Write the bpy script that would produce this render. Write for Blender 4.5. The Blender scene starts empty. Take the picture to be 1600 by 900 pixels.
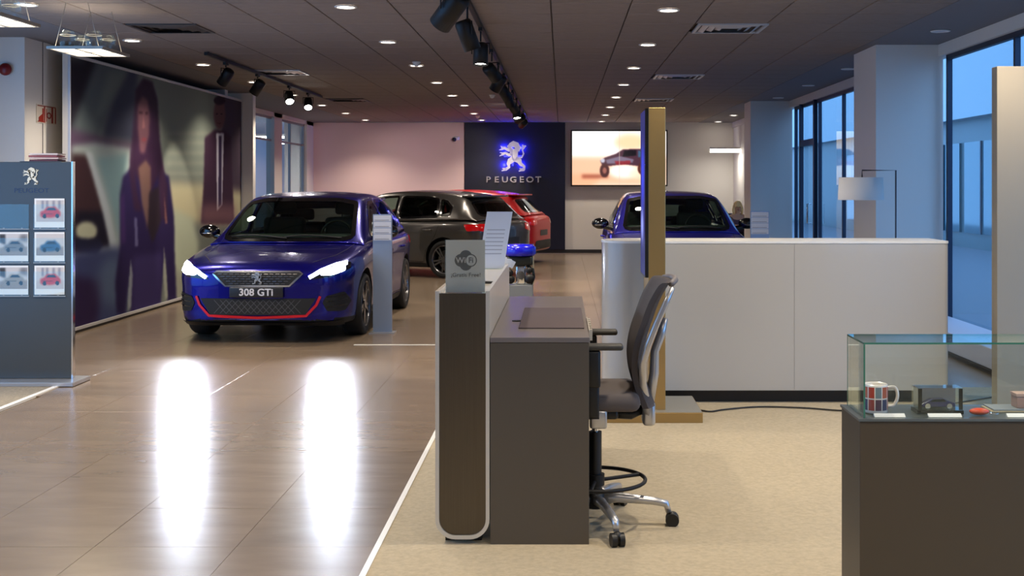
import bpy, bmesh, math, random
import numpy as np
from mathutils import Vector, Matrix
from mathutils.bvhtree import BVHTree
random.seed(4); np.random.seed(4)
PI = math.pi
SC = bpy.context.scene
COL = SC.collection

# ---------------- camera, sky, exposure ----------------
F = 1850.0; VX = 878.0; VY = 292.0; EYE = 1.52           # focal length in px (1600 wide), vanishing point, eye height
cam_data = bpy.data.cameras.new('camera'); cam = bpy.data.objects.new('camera', cam_data); COL.objects.link(cam)
cam.location = (0, 0, EYE); cam.rotation_euler = (PI / 2, 0, 0)
cam_data.sensor_width = 36; cam_data.lens = F / 1600 * 36
cam_data.shift_x = -(VX - 800) / 1600; cam_data.shift_y = -(450 - VY) / 1600
cam_data.clip_start = .05; cam_data.clip_end = 200
SC.camera = cam
SC.view_settings.view_transform = 'Standard'; SC.view_settings.look = 'None'
SC.view_settings.gamma = 1; SC.view_settings.use_curve_mapping = False
SC.view_settings.exposure = 1.12
SKY = (.17, .38, .76); SKY_STRENGTH = 2.0
DOWN_W = 75; TRACK_W = 80; WARM = (1.0, .87, .70)
world = bpy.data.worlds.new('dusk_sky'); SC.world = world; world.use_nodes = True
bg = world.node_tree.nodes['Background']; bg.inputs[0].default_value = (*SKY, 1); bg.inputs[1].default_value = SKY_STRENGTH
try:
    SC.cycles.max_bounces = 9; SC.cycles.diffuse_bounces = 4; SC.cycles.glossy_bounces = 5
    SC.cycles.transparent_max_bounces = 16; SC.cycles.sample_clamp_indirect = 4.0
    SC.cycles.caustics_reflective = False; SC.cycles.caustics_refractive = False
    SC.cycles.use_denoising = True
except Exception: pass

# ---------------- helpers ----------------
def lin(c): c = c / 255; return c / 12.92 if c <= .04045 else ((c + .055) / 1.055) ** 2.4
def rgb(r, g, b): return (lin(r), lin(g), lin(b))
MATS = {}
def mat(name, col=(128, 128, 128), rough=.5, metal=0, emit=None, es=0, alpha=1, coat=0, spec=None, trans=0, ior=None,
        noise=None, bump=None, aniso=0):
    if name in MATS: return MATS[name]
    m = bpy.data.materials.new(name); m.use_nodes = True; nt = m.node_tree; p = nt.nodes['Principled BSDF']
    c = rgb(*col); p.inputs['Base Color'].default_value = (*c, 1); p.inputs['Roughness'].default_value = rough
    p.inputs['Metallic'].default_value = metal; p.inputs['Alpha'].default_value = alpha
    p.inputs['Coat Weight'].default_value = coat; p.inputs['Coat Roughness'].default_value = .03
    p.inputs['Transmission Weight'].default_value = trans
    if aniso: p.inputs['Anisotropic'].default_value = aniso
    if ior: p.inputs['IOR'].default_value = ior
    if spec is not None: p.inputs['Specular IOR Level'].default_value = spec
    if emit: p.inputs['Emission Color'].default_value = (*rgb(*emit), 1); p.inputs['Emission Strength'].default_value = es
    if noise or bump:
        tc = nt.nodes.new('ShaderNodeTexCoord')
        if noise:                                            # (scale, amount, stretch xyz)
            mp = nt.nodes.new('ShaderNodeMapping'); mp.inputs['Scale'].default_value = noise[2] if len(noise) > 2 else (1, 1, 1)
            n = nt.nodes.new('ShaderNodeTexNoise'); n.inputs['Scale'].default_value = noise[0]; n.inputs['Detail'].default_value = 6
            mr = nt.nodes.new('ShaderNodeMapRange'); mr.inputs['To Min'].default_value = 1 - noise[1]; mr.inputs['To Max'].default_value = 1 + noise[1]
            mr.inputs['From Min'].default_value = .3; mr.inputs['From Max'].default_value = .7
            mx = nt.nodes.new('ShaderNodeVectorMath'); mx.operation = 'SCALE'; mx.inputs[0].default_value = c
            L = nt.links.new
            L(tc.outputs['Object'], mp.inputs[0]); L(mp.outputs[0], n.inputs['Vector']); L(n.outputs[0], mr.inputs[0])
            L(mr.outputs[0], mx.inputs['Scale']); L(mx.outputs[0], p.inputs['Base Color'])
        if bump:                                             # (scale, strength)
            n2 = nt.nodes.new('ShaderNodeTexNoise'); n2.inputs['Scale'].default_value = bump[0]; n2.inputs['Detail'].default_value = 4
            b = nt.nodes.new('ShaderNodeBump'); b.inputs['Strength'].default_value = bump[1]; b.inputs['Distance'].default_value = .01
            nt.links.new(tc.outputs['Object'], n2.inputs['Vector']); nt.links.new(n2.outputs[0], b.inputs['Height'])
            nt.links.new(b.outputs[0], p.inputs['Normal'])
    MATS[name] = m; return m
def glass_mat(name, tint=(235, 245, 245), refl=(255, 255, 255), f0=1.5, rough=0.0):
    """thin pane: transparent with a Fresnel reflection"""
    if name in MATS: return MATS[name]
    m = bpy.data.materials.new(name); m.use_nodes = True; nt = m.node_tree; nt.nodes.clear()
    o = nt.nodes.new('ShaderNodeOutputMaterial'); t = nt.nodes.new('ShaderNodeBsdfTransparent'); g = nt.nodes.new('ShaderNodeBsdfGlossy')
    lw = nt.nodes.new('ShaderNodeLayerWeight'); lw.inputs[0].default_value = .5; mx = nt.nodes.new('ShaderNodeMixShader')
    pw = nt.nodes.new('ShaderNodeMath'); pw.operation = 'POWER'; pw.inputs[1].default_value = 5; ma = nt.nodes.new('ShaderNodeMath'); ma.operation = 'MULTIPLY_ADD'
    r0 = ((f0 - 1) / (f0 + 1)) ** 2; ma.inputs[1].default_value = 1 - r0; ma.inputs[2].default_value = r0
    t.inputs[0].default_value = (*rgb(*tint), 1); g.inputs[0].default_value = (*rgb(*refl), 1); g.inputs['Roughness'].default_value = rough
    L = nt.links.new; L(lw.outputs['Facing'], pw.inputs[0]); L(pw.outputs[0], ma.inputs[0]); L(ma.outputs[0], mx.inputs[0])
    L(t.outputs[0], mx.inputs[1]); L(g.outputs[0], mx.inputs[2]); L(mx.outputs[0], o.inputs[0])
    MATS[name] = m; return m
def vcol_mat(name, emit=0, rough=.5, spec=.3):
    m = bpy.data.materials.new(name); m.use_nodes = True; nt = m.node_tree; p = nt.nodes['Principled BSDF']
    a = nt.nodes.new('ShaderNodeVertexColor'); a.layer_name = 'print'
    nt.links.new(a.outputs[0], p.inputs['Base Color']); p.inputs['Roughness'].default_value = rough; p.inputs['Specular IOR Level'].default_value = spec
    if emit:
        nt.links.new(a.outputs[0], p.inputs['Emission Color']); p.inputs['Emission Strength'].default_value = emit
        p.inputs['Base Color'].default_value = (.01, .01, .01, 1); nt.links.remove(p.inputs['Base Color'].links[0])
    return m

class MB:
    """collects shapes; build() links them as ONE mesh object"""
    def __init__(s): s.v = []; s.f = []; s.smooth = set(); s.mi = {}
    def add(s, vs, fs, smooth=False, mi=0):
        o = len(s.v); s.v += [tuple(v) for v in vs]
        for f in fs:
            if smooth: s.smooth.add(len(s.f))
            if mi: s.mi[len(s.f)] = mi
            s.f.append([i + o for i in f])
        return s
    def box(s, x0, x1, y0, y1, z0, z1, mi=0, M=None):
        v = [Vector((x, y, z)) for z in (z0, z1) for y in (y0, y1) for x in (x0, x1)]
        if M is not None: v = [M @ p for p in v]
        return s.add(v, [(0, 2, 3, 1), (4, 5, 7, 6), (0, 1, 5, 4), (2, 6, 7, 3), (0, 4, 6, 2), (1, 3, 7, 5)], mi=mi)
    def rbox(s, x0, x1, y0, y1, z0, z1, r=.01, M=None):      # box with rounded edges, via bmesh
        b = bmesh.new(); bmesh.ops.create_cube(b, size=1)
        for q in b.verts: q.co = Vector(((x0 + x1) / 2 + q.co.x * (x1 - x0), (y0 + y1) / 2 + q.co.y * (y1 - y0), (z0 + z1) / 2 + q.co.z * (z1 - z0)))
        bmesh.ops.bevel(b, geom=b.edges[:], offset=r, segments=3, profile=.5, affect='EDGES')
        s.bm(b, M, True); b.free(); return s
    def bm(s, b, M=None, smooth=False):
        b.verts.ensure_lookup_table(); b.verts.index_update()
        return s.add([(M @ v.co) if M is not None else v.co for v in b.verts], [[v.index for v in f.verts] for f in b.faces], smooth)
    def cyl(s, p0, p1, r0, r1=None, n=20, caps=True, smooth=True):
        p0 = Vector(p0); p1 = Vector(p1); r1 = r0 if r1 is None else r1
        d = (p1 - p0).normalized(); a = d.orthogonal().normalized(); b = d.cross(a)
        v = []
        for p, r in ((p0, r0), (p1, r1)):
            for i in range(n): t = 2 * PI * i / n; v.append(p + a * math.cos(t) * r + b * math.sin(t) * r)
        s.add(v, [(i, (i + 1) % n, n + (i + 1) % n, n + i) for i in range(n)], smooth)
        if caps: s.add(v[:n], [list(range(n))[::-1]]); s.add(v[n:], [list(range(n))])
        return s
    def tube(s, pts, r, n=8, closed=False, sy=1.0, up=None):
        pts = [Vector(p) for p in pts]; m = len(pts); rs = r if isinstance(r, (list, tuple)) else [r] * m
        v = []; pa = None
        for i, p in enumerate(pts):
            if closed: d = pts[(i + 1) % m] - pts[i - 1]
            else: d = pts[min(i + 1, m - 1)] - pts[max(i - 1, 0)]
            d.normalize()
            if up is not None: a = Vector(up).cross(d).normalized() if abs(Vector(up).dot(d)) < .99 else (pa or d.orthogonal())
            else:
                a = d.orthogonal().normalized() if pa is None else (pa - d * pa.dot(d)).normalized()
            pa = a; b = d.cross(a)
            for k in range(n): t = 2 * PI * k / n; v.append(p + a * math.cos(t) * rs[i] + b * math.sin(t) * rs[i] * sy)
        fs = []
        for i in range(m if closed else m - 1):
            j = (i + 1) % m
            for k in range(n): l = (k + 1) % n; fs.append((i * n + k, i * n + l, j * n + l, j * n + k))
        if not closed: fs += [list(range(n))[::-1], [(m - 1) * n + k for k in range(n)]]
        return s.add(v, fs, True)
    def lathe(s, prof, M=None, n=32, mi=0):                   # prof [(r, z)] about z
        M = M or Matrix(); v = []
        for r, z in prof:
            for k in range(n): t = 2 * PI * k / n; v.append(M @ Vector((r * math.cos(t), r * math.sin(t), z)))
        fs = [(i * n + k, i * n + (k + 1) % n, (i + 1) * n + (k + 1) % n, (i + 1) * n + k) for i in range(len(prof) - 1) for k in range(n)]
        return s.add(v, fs, True, mi)
    def prism(s, poly, M, h, mi=0):                           # 2d polygon in local xy, extruded by h along z, placed by M
        n = len(poly); v = [M @ Vector((x, y, 0)) for x, y in poly] + [M @ Vector((x, y, h)) for x, y in poly]
        return s.add(v, [list(range(n))[::-1], [n + i for i in range(n)]] + [(i, (i + 1) % n, n + (i + 1) % n, n + i) for i in range(n)], mi=mi)
    def ell(s, c, r, n=16, M=None):
        b = bmesh.new(); bmesh.ops.create_uvsphere(b, u_segments=n, v_segments=n * 3 // 4, radius=1)
        for q in b.verts: q.co = Vector((q.co.x * r[0], q.co.y * r[1], q.co.z * r[2]))
        if M is not None:
            for q in b.verts: q.co = M @ q.co
        for q in b.verts: q.co += Vector(c)
        s.bm(b, None, True); b.free(); return s
    def mesh(s, name, mats, off=(0, 0, 0)):
        me = bpy.data.meshes.new(name); o = Vector(off)
        me.from_pydata([tuple(Vector(v) - o) for v in s.v], [], s.f); me.validate()
        for m in (mats if isinstance(mats, (list, tuple)) else [mats]): me.materials.append(m)
        if len(me.polygons) == len(s.f):
            for i in s.smooth: me.polygons[i].use_smooth = True
            for i, k in s.mi.items(): me.polygons[i].material_index = k
        me.update(); return me
def off_of(o):
    v = Vector((0, 0, 0))
    while o is not None: v += o.location; o = o.parent
    return v
def obj(name, mb, mats, parent=None, bevel=0, local=False):
    """one mesh object; shapes are given in world metres unless local"""
    me = mb.mesh(name, mats, (0, 0, 0) if (local or parent is None) else off_of(parent))
    o = bpy.data.objects.new(name, me); COL.objects.link(o); o.parent = parent
    if parent is None:                                        # origin at the base centre
        lo = Vector([min(v.co[i] for v in me.vertices) for i in range(3)]); hi = Vector([max(v.co[i] for v in me.vertices) for i in range(3)])
        c = Vector(((lo.x + hi.x) / 2, (lo.y + hi.y) / 2, lo.z)); me.transform(Matrix.Translation(-c)); o.location = c
    if bevel:
        b = o.modifiers.new('bevel', 'BEVEL'); b.width = bevel; b.segments = 2; b.limit_method = 'ANGLE'; b.angle_limit = .6
        b.harden_normals = False
    return o
def tag(o, label=None, cat=None, group=None, kind=None):
    if label: o['label'] = label
    if cat: o['category'] = cat
    if group: o['group'] = group
    if kind: o['kind'] = kind
    return o
def thing(name, label, cat, loc, group=None, rz=0):
    o = bpy.data.objects.new(name, None); COL.objects.link(o); o.location = loc; o.rotation_euler.z = rz; o.empty_display_size = .1
    return tag(o, label, cat, group)
def struct(name, mb, mats, bevel=0): return tag(obj(name, mb, mats, None, bevel), kind='structure')
def copy_tree(o, parent=None):
    c = o.copy(); COL.objects.link(c); c.parent = parent
    for ch in list(o.children): copy_tree(ch, c)
    return c
def spot(name, loc, target, power, col, angle, blend=.6, radius=.04, parent=None):
    l = bpy.data.lights.new(name, 'SPOT'); l.energy = power; l.color = col; l.spot_size = angle; l.spot_blend = blend; l.shadow_soft_size = radius
    o = bpy.data.objects.new(name, l); COL.objects.link(o)
    o.rotation_euler = (Vector(target) - Vector(loc)).to_track_quat('-Z', 'Y').to_euler()
    o.parent = parent; o.location = Vector(loc) - (off_of(parent) if parent else Vector((0, 0, 0)))
    return o
def text_mb(txt, size, depth, M, xs=1.0, center=True, bold=0.0):
    cu = bpy.data.curves.new('t', 'FONT'); cu.body = txt; cu.size = size; cu.extrude = depth; cu.offset = bold
    cu.align_x = 'CENTER' if center else 'LEFT'; cu.align_y = 'CENTER'; cu.resolution_u = 3
    o = bpy.data.objects.new('t', cu); me = bpy.data.meshes.new_from_object(o)
    mb = MB(); mb.add([M @ Vector((v.co.x * xs, v.co.y, v.co.z)) for v in me.vertices], [list(p.vertices) for p in me.polygons])
    bpy.data.objects.remove(o); bpy.data.curves.remove(cu); bpy.data.meshes.remove(me); return mb
FRONT = Matrix(((1, 0, 0, 0), (0, 0, -1, 0), (0, 1, 0, 0), (0, 0, 0, 1)))     # local xy -> world xz, local z -> -y (towards the camera)
def front_at(x, y, z): return Matrix.Translation((x, y, z)) @ FRONT

def poly_mask(poly, X, Y):
    m = np.zeros(X.shape, bool); n = len(poly)
    for i in range(n):
        x0, y0 = poly[i]; x1, y1 = poly[(i + 1) % n]
        if y0 == y1: continue
        c = ((y0 > Y) != (y1 > Y)) & (X < (x1 - x0) * (Y - y0) / (y1 - y0) + x0); m ^= c
    return m.astype(float)
def blur(a, r):
    for _ in range(2):
        for ax in (0, 1):
            k = int(r)
            if k < 1: continue
            p = np.pad(a, [(k, k) if i == ax else (0, 0) for i in (0, 1)], mode='edge'); c = np.cumsum(p, ax)
            z = np.zeros_like(np.take(c, [0], ax)); c = np.concatenate([z, c], ax); n = a.shape[ax]; w = 2 * k + 1
            a = (np.take(c, range(w, w + n), ax) - np.take(c, range(0, n), ax)) / w
    return a
class Paint:
    """a flat print: colours painted on a grid in the print's own 2d coordinates"""
    def __init__(s, X, Y, base): s.X = X; s.Y = Y; s.C = np.ones(X.shape + (3,)) * np.array(base, float)
    def poly(s, p, col, b=0, a=1.0):
        m = poly_mask(p, s.X, s.Y)
        if b: m = blur(m, b)
        s.C += (np.array(col, float) - s.C) * (m * a)[..., None]; return s
    def ell(s, cx, cy, rx, ry, col, b=0, a=1.0, rot=0):
        dx = s.X - cx; dy = s.Y - cy; c, n = math.cos(rot), math.sin(rot)
        m = ((((dx * c + dy * n) / rx) ** 2 + ((-dx * n + dy * c) / ry) ** 2) < 1).astype(float)
        if b: m = blur(m, b)
        s.C += (np.array(col, float) - s.C) * (m * a)[..., None]; return s
    def noise(s, amt, seed=1):
        r = np.random.RandomState(seed).randn(*s.X.shape); s.C += blur(r, 1)[..., None] * amt; return s
def print_mesh(name, P, pts, m, parent=None):
    """grid mesh; pts[i][j] world points, colour attribute from P.C"""
    h, w = P.X.shape; pts = np.asarray(pts).reshape(-1, 3); off = np.array(off_of(parent)) if parent else np.zeros(3)
    idx = np.arange(h * w).reshape(h, w)
    fs = np.stack([idx[:-1, :-1], idx[:-1, 1:], idx[1:, 1:], idx[1:, :-1]], -1).reshape(-1, 4)
    me = bpy.data.meshes.new(name); me.from_pydata((pts - off).tolist(), [], fs.tolist())
    at = me.color_attributes.new('print', 'FLOAT_COLOR', 'POINT')
    c = np.clip(P.C, 0, 255).reshape(-1, 3) / 255; c = np.where(c <= .04045, c / 12.92, ((c + .055) / 1.055) ** 2.4)
    at.data.foreach_set('color', np.concatenate([c, np.ones((len(c), 1))], 1).ravel().astype(np.float32))
    me.materials.append(m); o = bpy.data.objects.new(name, me); COL.objects.link(o); o.parent = parent
    return o

# ---------------- materials ----------------
WHITE = mat('white_wall_paint', (226, 221, 214), .55, bump=(180, .03))
PINKW = mat('pale_pink_wall', (234, 204, 206), .55, bump=(180, .03))  # even pale pink for the left part of the back wall
NAVY = mat('navy_panel', (9, 14, 38), .45)
CEIL = mat('ceiling_tile', (134, 122, 115), .85, noise=(9, .06), bump=(220, .15))
CEILP = mat('plasterboard_ceiling', (120, 118, 122), .85)
TBAR = mat('ceiling_grid_bar', (70, 62, 60), .6)
TILE = mat('polished_porcelain', (122, 106, 90), .24, noise=(2.2, .14, (1, 3, 1)), spec=.7)
GROUT = mat('grout', (104, 92, 80), .6)
CARPET = mat('beige_carpet', (186, 172, 146), .95, noise=(45, .10), bump=(500, .5), spec=.1)
CARPETG = mat('grey_beige_carpet', (150, 140, 124), .95, noise=(60, .2), bump=(420, .6), spec=.1)
TRIM = mat('pale_trim_strip', (235, 232, 225), .4)
BLACK = mat('black_plastic', (16, 16, 17), .45)
BLACKM = mat('black_metal', (18, 17, 18), .5, metal=.3)
DARK = mat('dark_shadow_board', (40, 36, 34), .6)
CHROME = mat('chrome', (225, 225, 228), .12, metal=1)
SILVER = mat('silver_lacquer', (190, 190, 192), .3, metal=.75)
STEEL = mat('brushed_steel', (98, 92, 84), .32, metal=1, noise=(3, .05, (60, 1, 1)))
BRONZE = mat('bronze_anodised', (178, 148, 96), .38, metal=.85)
GLOSSW = mat('white_lacquer', (206, 200, 188), .22, coat=.3)
GREYDESK = mat('grey_brown_laminate', (88, 80, 70), .45)
PANE = glass_mat('window_glass', (236, 247, 250), (230, 245, 255), 1.55)
CLEAR = glass_mat('case_glass', (252, 254, 253), (240, 255, 250), 1.5)
GEDGE = mat('green_glass_edge', (60, 120, 100), .15, emit=None, alpha=.85)
PAPER = mat('white_paper', (238, 238, 238), .6)
# ---------------- the room ----------------
H = 3.0; BACK = 27.3; XW = 3.95
# floor: base slab + tiles + carpets
floor = struct('floor', MB().box(-6.4, 4.15, -3, BACK, -.12, -.012), GROUT)
def tile_mesh(name, w, d, t, ch, m):
    b = MB(); a, c = w / 2, d / 2
    b.add([(-a, -c, -t), (a, -c, -t), (a, c, -t), (-a, c, -t), (-a, -c, -ch), (a, -c, -ch), (a, c, -ch), (-a, c, -ch),
           (-a + ch, -c + ch, 0), (a - ch, -c + ch, 0), (a - ch, c - ch, 0), (-a + ch, c - ch, 0)],
          [(0, 1, 5, 4), (1, 2, 6, 5), (2, 3, 7, 6), (3, 0, 4, 7), (4, 5, 9, 8), (5, 6, 10, 9), (6, 7, 11, 10), (7, 4, 8, 11), (8, 9, 10, 11)])
    return b.mesh(name, m), b
tm, tb = tile_mesh('floor_tile', .5982, .5982, .011, .0003, TILE)
cells = []
for k in range(-10, 9):
    x = -.775 + .6 * k + .3
    if x < -5.4 or x > 3.9: continue
    for j in range(-6, 40):
        y = 3.8 + .6 * j + .3
        if y > BACK - .2: continue
        if x > -.775 and y < 8.9: continue
        if x < -3.85 and y < 8.9: continue
        cells.append((x, y))
vis = sorted([c for c in cells if c[1] > 4.2 and -5 < c[0] < 3.9], key=lambda c: c[1])
near = set(vis[:300]); rest = MB(); fo = off_of(floor)
for (x, y) in cells:
    if (x, y) in near:
        t = bpy.data.objects.new('floor_tile', tm); COL.objects.link(t); t.parent = floor
        t.location = Vector((x, y, random.uniform(-.0003, .0003))) - fo
    else: rest.add([(v[0] + x, v[1] + y, v[2]) for v in tb.v], tb.f)
tag(obj('floor_tiling', rest, TILE, floor), kind='stuff')
obj('carpet', MB().box(-.772, 3.45, -2.9, 8.96, -.012, .004), CARPET, floor)
obj('carpet', MB().box(-6.3, -3.85, -2.9, 9.16, -.012, .004), CARPETG, floor)
struct('trim_1', MB().box(-.79, -.765, -2.9, 8.98, -.01, .007), TRIM)
struct('trim_2', MB().box(-3.86, -3.82, -2.9, 9.1, -.01, .008), TRIM)
struct('pale_floor_line', MB().box(-2.0, -.80, 11.37, 11.40, -.01, .004), TRIM)  # thin pale line across the floor tiles

# ceiling
ceiling = struct('ceiling', MB().box(-6.4, 4.15, -3, BACK + .1, H + .03, H + .2), TBAR)
cm, cb = tile_mesh('ceiling_tile', .640, .582, .012, .004, CEIL)
X0, PX, Y0, PY = -.09, .65, 10.74, .605
vents = {(1.56, 0), (1.56, 8), (1.56, 15), (-3.64, 0), (-3.64, 7), (-3.64, 15)}
restc = MB(); n = 0; co = off_of(ceiling)
flip = Matrix.Rotation(PI, 4, 'X')
cb2 = [tuple(flip @ Vector(v)) for v in cb.v]
for j in range(-22, 28):
    for k in range(-7, 5):
        x = X0 + PX * (k + .5); y = Y0 + PY * (j + .5)
        if y > BACK - .15 : continue
        if any(abs(x - vx) < .3 and j == vj for vx, vj in vents): continue
        if j >= -3 and n < 296:
            t = bpy.data.objects.new('ceiling_tile', cm); COL.objects.link(t); t.parent = ceiling
            t.rotation_euler = (PI, 0, 0); t.location = Vector((x, y, H)) - co; n += 1
        else: restc.add([(v[0] + x, v[1] + y, v[2] + H) for v in cb2], cb.f)
tag(obj('ceiling_tiling', restc, CEIL, ceiling), kind='stuff')
obj('plasterboard_band', MB().box(X0 + PX * 5, 4.1, -2.9, BACK, H, H + .03), CEILP, ceiling)
obj('plasterboard_band', MB().box(-6.3, X0 - PX * 7, -2.9, BACK, H, H + .03), CEILP, ceiling)

# back wall
struct('wall_back', MB().box(-6.4, 4.15, BACK, BACK + .15, -.1, H + .1), WHITE)
tag(obj('pink_wall_panel', MB().box(-5.77, -2.25, BACK - .05, BACK - .002, .08, H - .002), PINKW), kind='structure')
struct('baseboard_back', MB().box(-5.7, 4.1, BACK - .07, BACK - .051, 0, .08), DARK)
struct('wall_behind', MB().box(-6.4, 4.15, -3.15, -3, -.1, H + .1), WHITE)
# left: windows near the camera, column, poster wall, glazed wall at the back
LW = -6.2
struct('wall_left', MB().box(LW - .15, LW, -3, .5, -.1, H + .1).box(LW - .15, LW, 10.5, 19, -.1, H + .1)
       .box(LW - .15, LW, .5, 10.5, -.1, .15).box(LW - .15, LW, .5, 10.5, 2.9, H + .1), WHITE)
def window(name, x, y0, y1, z0, z1, mull, fm, gm=PANE, t=.05, transom=None):
    r = tag(obj(name, MB().box(x - t / 2, x + t / 2, y0, y0 + .05, z0, z1).box(x - t / 2, x + t / 2, y1 - .05, y1, z0, z1)
        .box(x - t / 2, x + t / 2, y0, y1, z0, z0 + .05).box(x - t / 2, x + t / 2, y0, y1, z1 - .05, z1), fm), kind='structure')
    ys = [y0 + .05] + list(mull) + [y1 - .05]
    for a in mull: obj('mullion', MB().box(x - t / 2, x + t / 2, a - .02, a + .02, z0 + .05, z1 - .05), fm, r)
    if transom: obj('transom', MB().box(x - t / 2 + .004, x + t / 2 - .004, y0 + .05, y1 - .05, transom - .02, transom + .02), fm, r)
    for a, b in zip(ys[:-1], ys[1:]):
        obj('pane', MB().add([(x, a, z0), (x, b, z0), (x, b, z1), (x, a, z1)], [(0, 1, 2, 3)]), gm, r)
    return r
FRAME = mat('dark_window_frame', (38, 46, 66), .4, metal=.4)
FRAMEL = mat('light_window_frame', (150, 152, 158), .4, metal=.3)
window('window_1', LW - .05, .5, 10.5, .15, 2.9, (3, 5.5, 8), FRAME)
struct('wall_column_left', MB().box(LW, -5.31, 11.7, 12.63, 0, H), WHITE)
struct('trim_4', MB().box(-5.312, -5.308, 12.10, 12.115, 0, H), DARK)
struct('wall_poster', MB().box(-5.122, -5.065, 12.14, 18.7, .0, 2.90).box(-5.3, -4.88, 18.7, 18.86, 0, H), WHITE)
struct('wall_left_far', MB().box(LW, -5.122, 18.0, 18.15, 0, H), WHITE)
GX = -5.8
window('window_2', GX, 18.9, BACK - .75, .1, 2.92, (20.6, 22.3, 23.6, 24.3, 25.2), FRAMEL, transom=2.45)
struct('wall_left_back', MB().box(GX - .08, GX + .08, BACK - .75, BACK, 0, H).box(GX - .08, GX + .08, 23.55, 24.2, 0, H)
       .box(GX - .08, GX + .08, 18.86, BACK, 2.92, H + .05).box(GX - .08, GX + .08, 18.86, BACK, -.02, .1), WHITE)
# neighbouring room seen through that glass
struct('wall_next_room', MB().box(-10.2, -10, 15, 42, -.1, 3.3), mat('next_room_paint', (190, 196, 204), .7))
struct('floor_next_room', MB().box(-10, -5.9, 15, 42, -.1, -.01), GROUT)
struct('ceiling_next_room', MB().box(-10, -5.9, 15, 42, 3.1, 3.2), CEILP)
struct('wall_next_room_end', MB().box(-10, -5.9, 41.8, 42, -.1, 3.2), mat('next_room_paint', (190, 196, 204), .7))
# right: window wall with columns
struct('wall_right', MB().box(XW, XW + .2, -3, -1, -.1, H + .1).box(XW - .03, XW + .12, -1, BACK, 2.88, H + .1).box(XW, XW + .2, -1, BACK, -.1, .10)
       .box(XW, XW + .2, 23.0, BACK, .1, 2.9), WHITE)
window('window_3', XW + .04, -1, 12.22, .10, 2.88, (1.8, 4.2, 6.4, 8.3, 10.38), FRAME)
window('window_4', XW + .04, 13.0, 20.2, .10, 2.88, (15.05, 16.75, 18.3), FRAME)
COLM = mat('column_paint', (226, 221, 214), .5)
struct('wall_column_right_near', MB().box(3.27, XW + .02, 12.33, 13.26, 0, H), COLM)
struct('wall_column_right_far', MB().box(3.25, XW + .02, 20.4, 21.1, 0, H), COLM)
struct('baseboard_shadow_right', MB().box(3.47, 3.495, 8.2, 12.3, 0, .03), DARK)  # dark strip: baseboard and the shadow below the ledge in one colour
struct('wall_window_ledge', MB().box(3.5, XW, 6.0, 12.3, .03, .2), mat('ledge_paint', (205, 205, 215), .5), .006)
# glass entrance door near the far end of the window wall
d = tag(obj('door_1', MB().box(XW - .03, XW + .03, 18.42, 18.50, .1, 2.88).box(XW - .03, XW + .03, 19.5, 19.58, .1, 2.88)
    .box(XW - .03, XW + .03, 18.5, 19.5, 2.18, 2.28).box(XW - .03, XW + .03, 18.5, 19.5, .1, .2), FRAME), kind='structure')
obj('door_handle', MB().tube([(XW - .03, 18.62, .95), (XW - .09, 18.62, .95), (XW - .09, 18.62, 1.25), (XW - .03, 18.62, 1.25)], .012), CHROME, d)

# outside the window wall
PAVE = mat('outdoor_paving', (110, 112, 118), .7)
tag(obj('pavement', MB().box(4.2, 40, -12, 60, -.3, -.1), PAVE), kind='structure')
FAC = mat('pale_facade', (168, 180, 186), .7)
FACD = mat('facade_dark_panel', (62, 84, 88), .4)
b = thing('shop_building', 'pale building across the street with a darker glazed ground floor', 'building', (11, 30, -.1))
obj('wall', MB().box(10.4, 11.6, 5, 60, 3.3, 9), FAC, b)
obj('ground_floor_wall', MB().box(10.8, 11.6, 5, 60, -.1, 3.3), FACD, b)
obj('pier', MB().box(10.35, 10.8, 23.3, 24.6, -.1, 3.3), FAC, b)
for i, y in enumerate((16, 20, 26, 29, 32, 36, 42)):
    obj('shop_window', MB().box(10.74, 10.8, y, y + 2.6, .3, 2.7), mat('facade_glass', (60, 100, 112), .08, metal=.3), b)
    obj('window_bar', MB().box(10.70, 10.74, y + 1.27, y + 1.33, .3, 2.7), FRAME, b)
# ---------------- lamps of the ceiling ----------------
LAMP = mat('lit_diffuser', (255, 250, 240), .5, emit=(255, 244, 228), es=9)
LAMPOFF = mat('unlit_diffuser', (190, 195, 205), .4)
RIM = mat('white_rim', (225, 222, 218), .4)
def dl_mesh():
    rim = MB().lathe([(.083, .0), (.094, -.004), (.088, -.012), (.074, -.012), (.070, -.004)]).mesh('rim', RIM)
    dif = MB().lathe([(.0005, -.006), (.074, -.006)], n=24).mesh('diffuser', LAMP)
    dif2 = MB().lathe([(.0005, -.006), (.074, -.006)], n=24).mesh('diffuser', LAMPOFF)
    return rim, dif, dif2
rimM, difM, difOff = dl_mesh()
ORD = ['first', 'second', 'third', 'fourth', 'fifth', 'sixth', 'seventh', 'eighth', 'ninth', 'tenth', 'eleventh']
_dl = bpy.data.lights.new('downlight_lamp', 'SPOT'); _dl.energy = DOWN_W; _dl.color = WARM; _dl.spot_size = math.radians(125); _dl.spot_blend = .8; _dl.shadow_soft_size = .07
def downlight(x, y, lab, grp, on=True, lampx=True):
    t = thing('downlight', lab, 'ceiling light', (x, y, H - .001), grp)
    for nm, me in (('rim', rimM), ('diffuser', difM if on else difOff)):
        o = bpy.data.objects.new(nm, me); COL.objects.link(o); o.parent = t
    if on and lampx:
        l = bpy.data.objects.new('lamp', _dl); COL.objects.link(l); l.parent = t; l.location = (0, 0, -.03)
for i in range(8): downlight(-1.77, 9.7 + 2.35 * i, f'{ORD[i]} lit round downlight from the front in the row left of the central spotlight track', 'downlights left of the central track')
for i in range(8): downlight(.89, 9.88 + 2.4 * i, f'{ORD[i]} lit round downlight from the front in the row right of the central spotlight track', 'downlights right of the central track')
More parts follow.
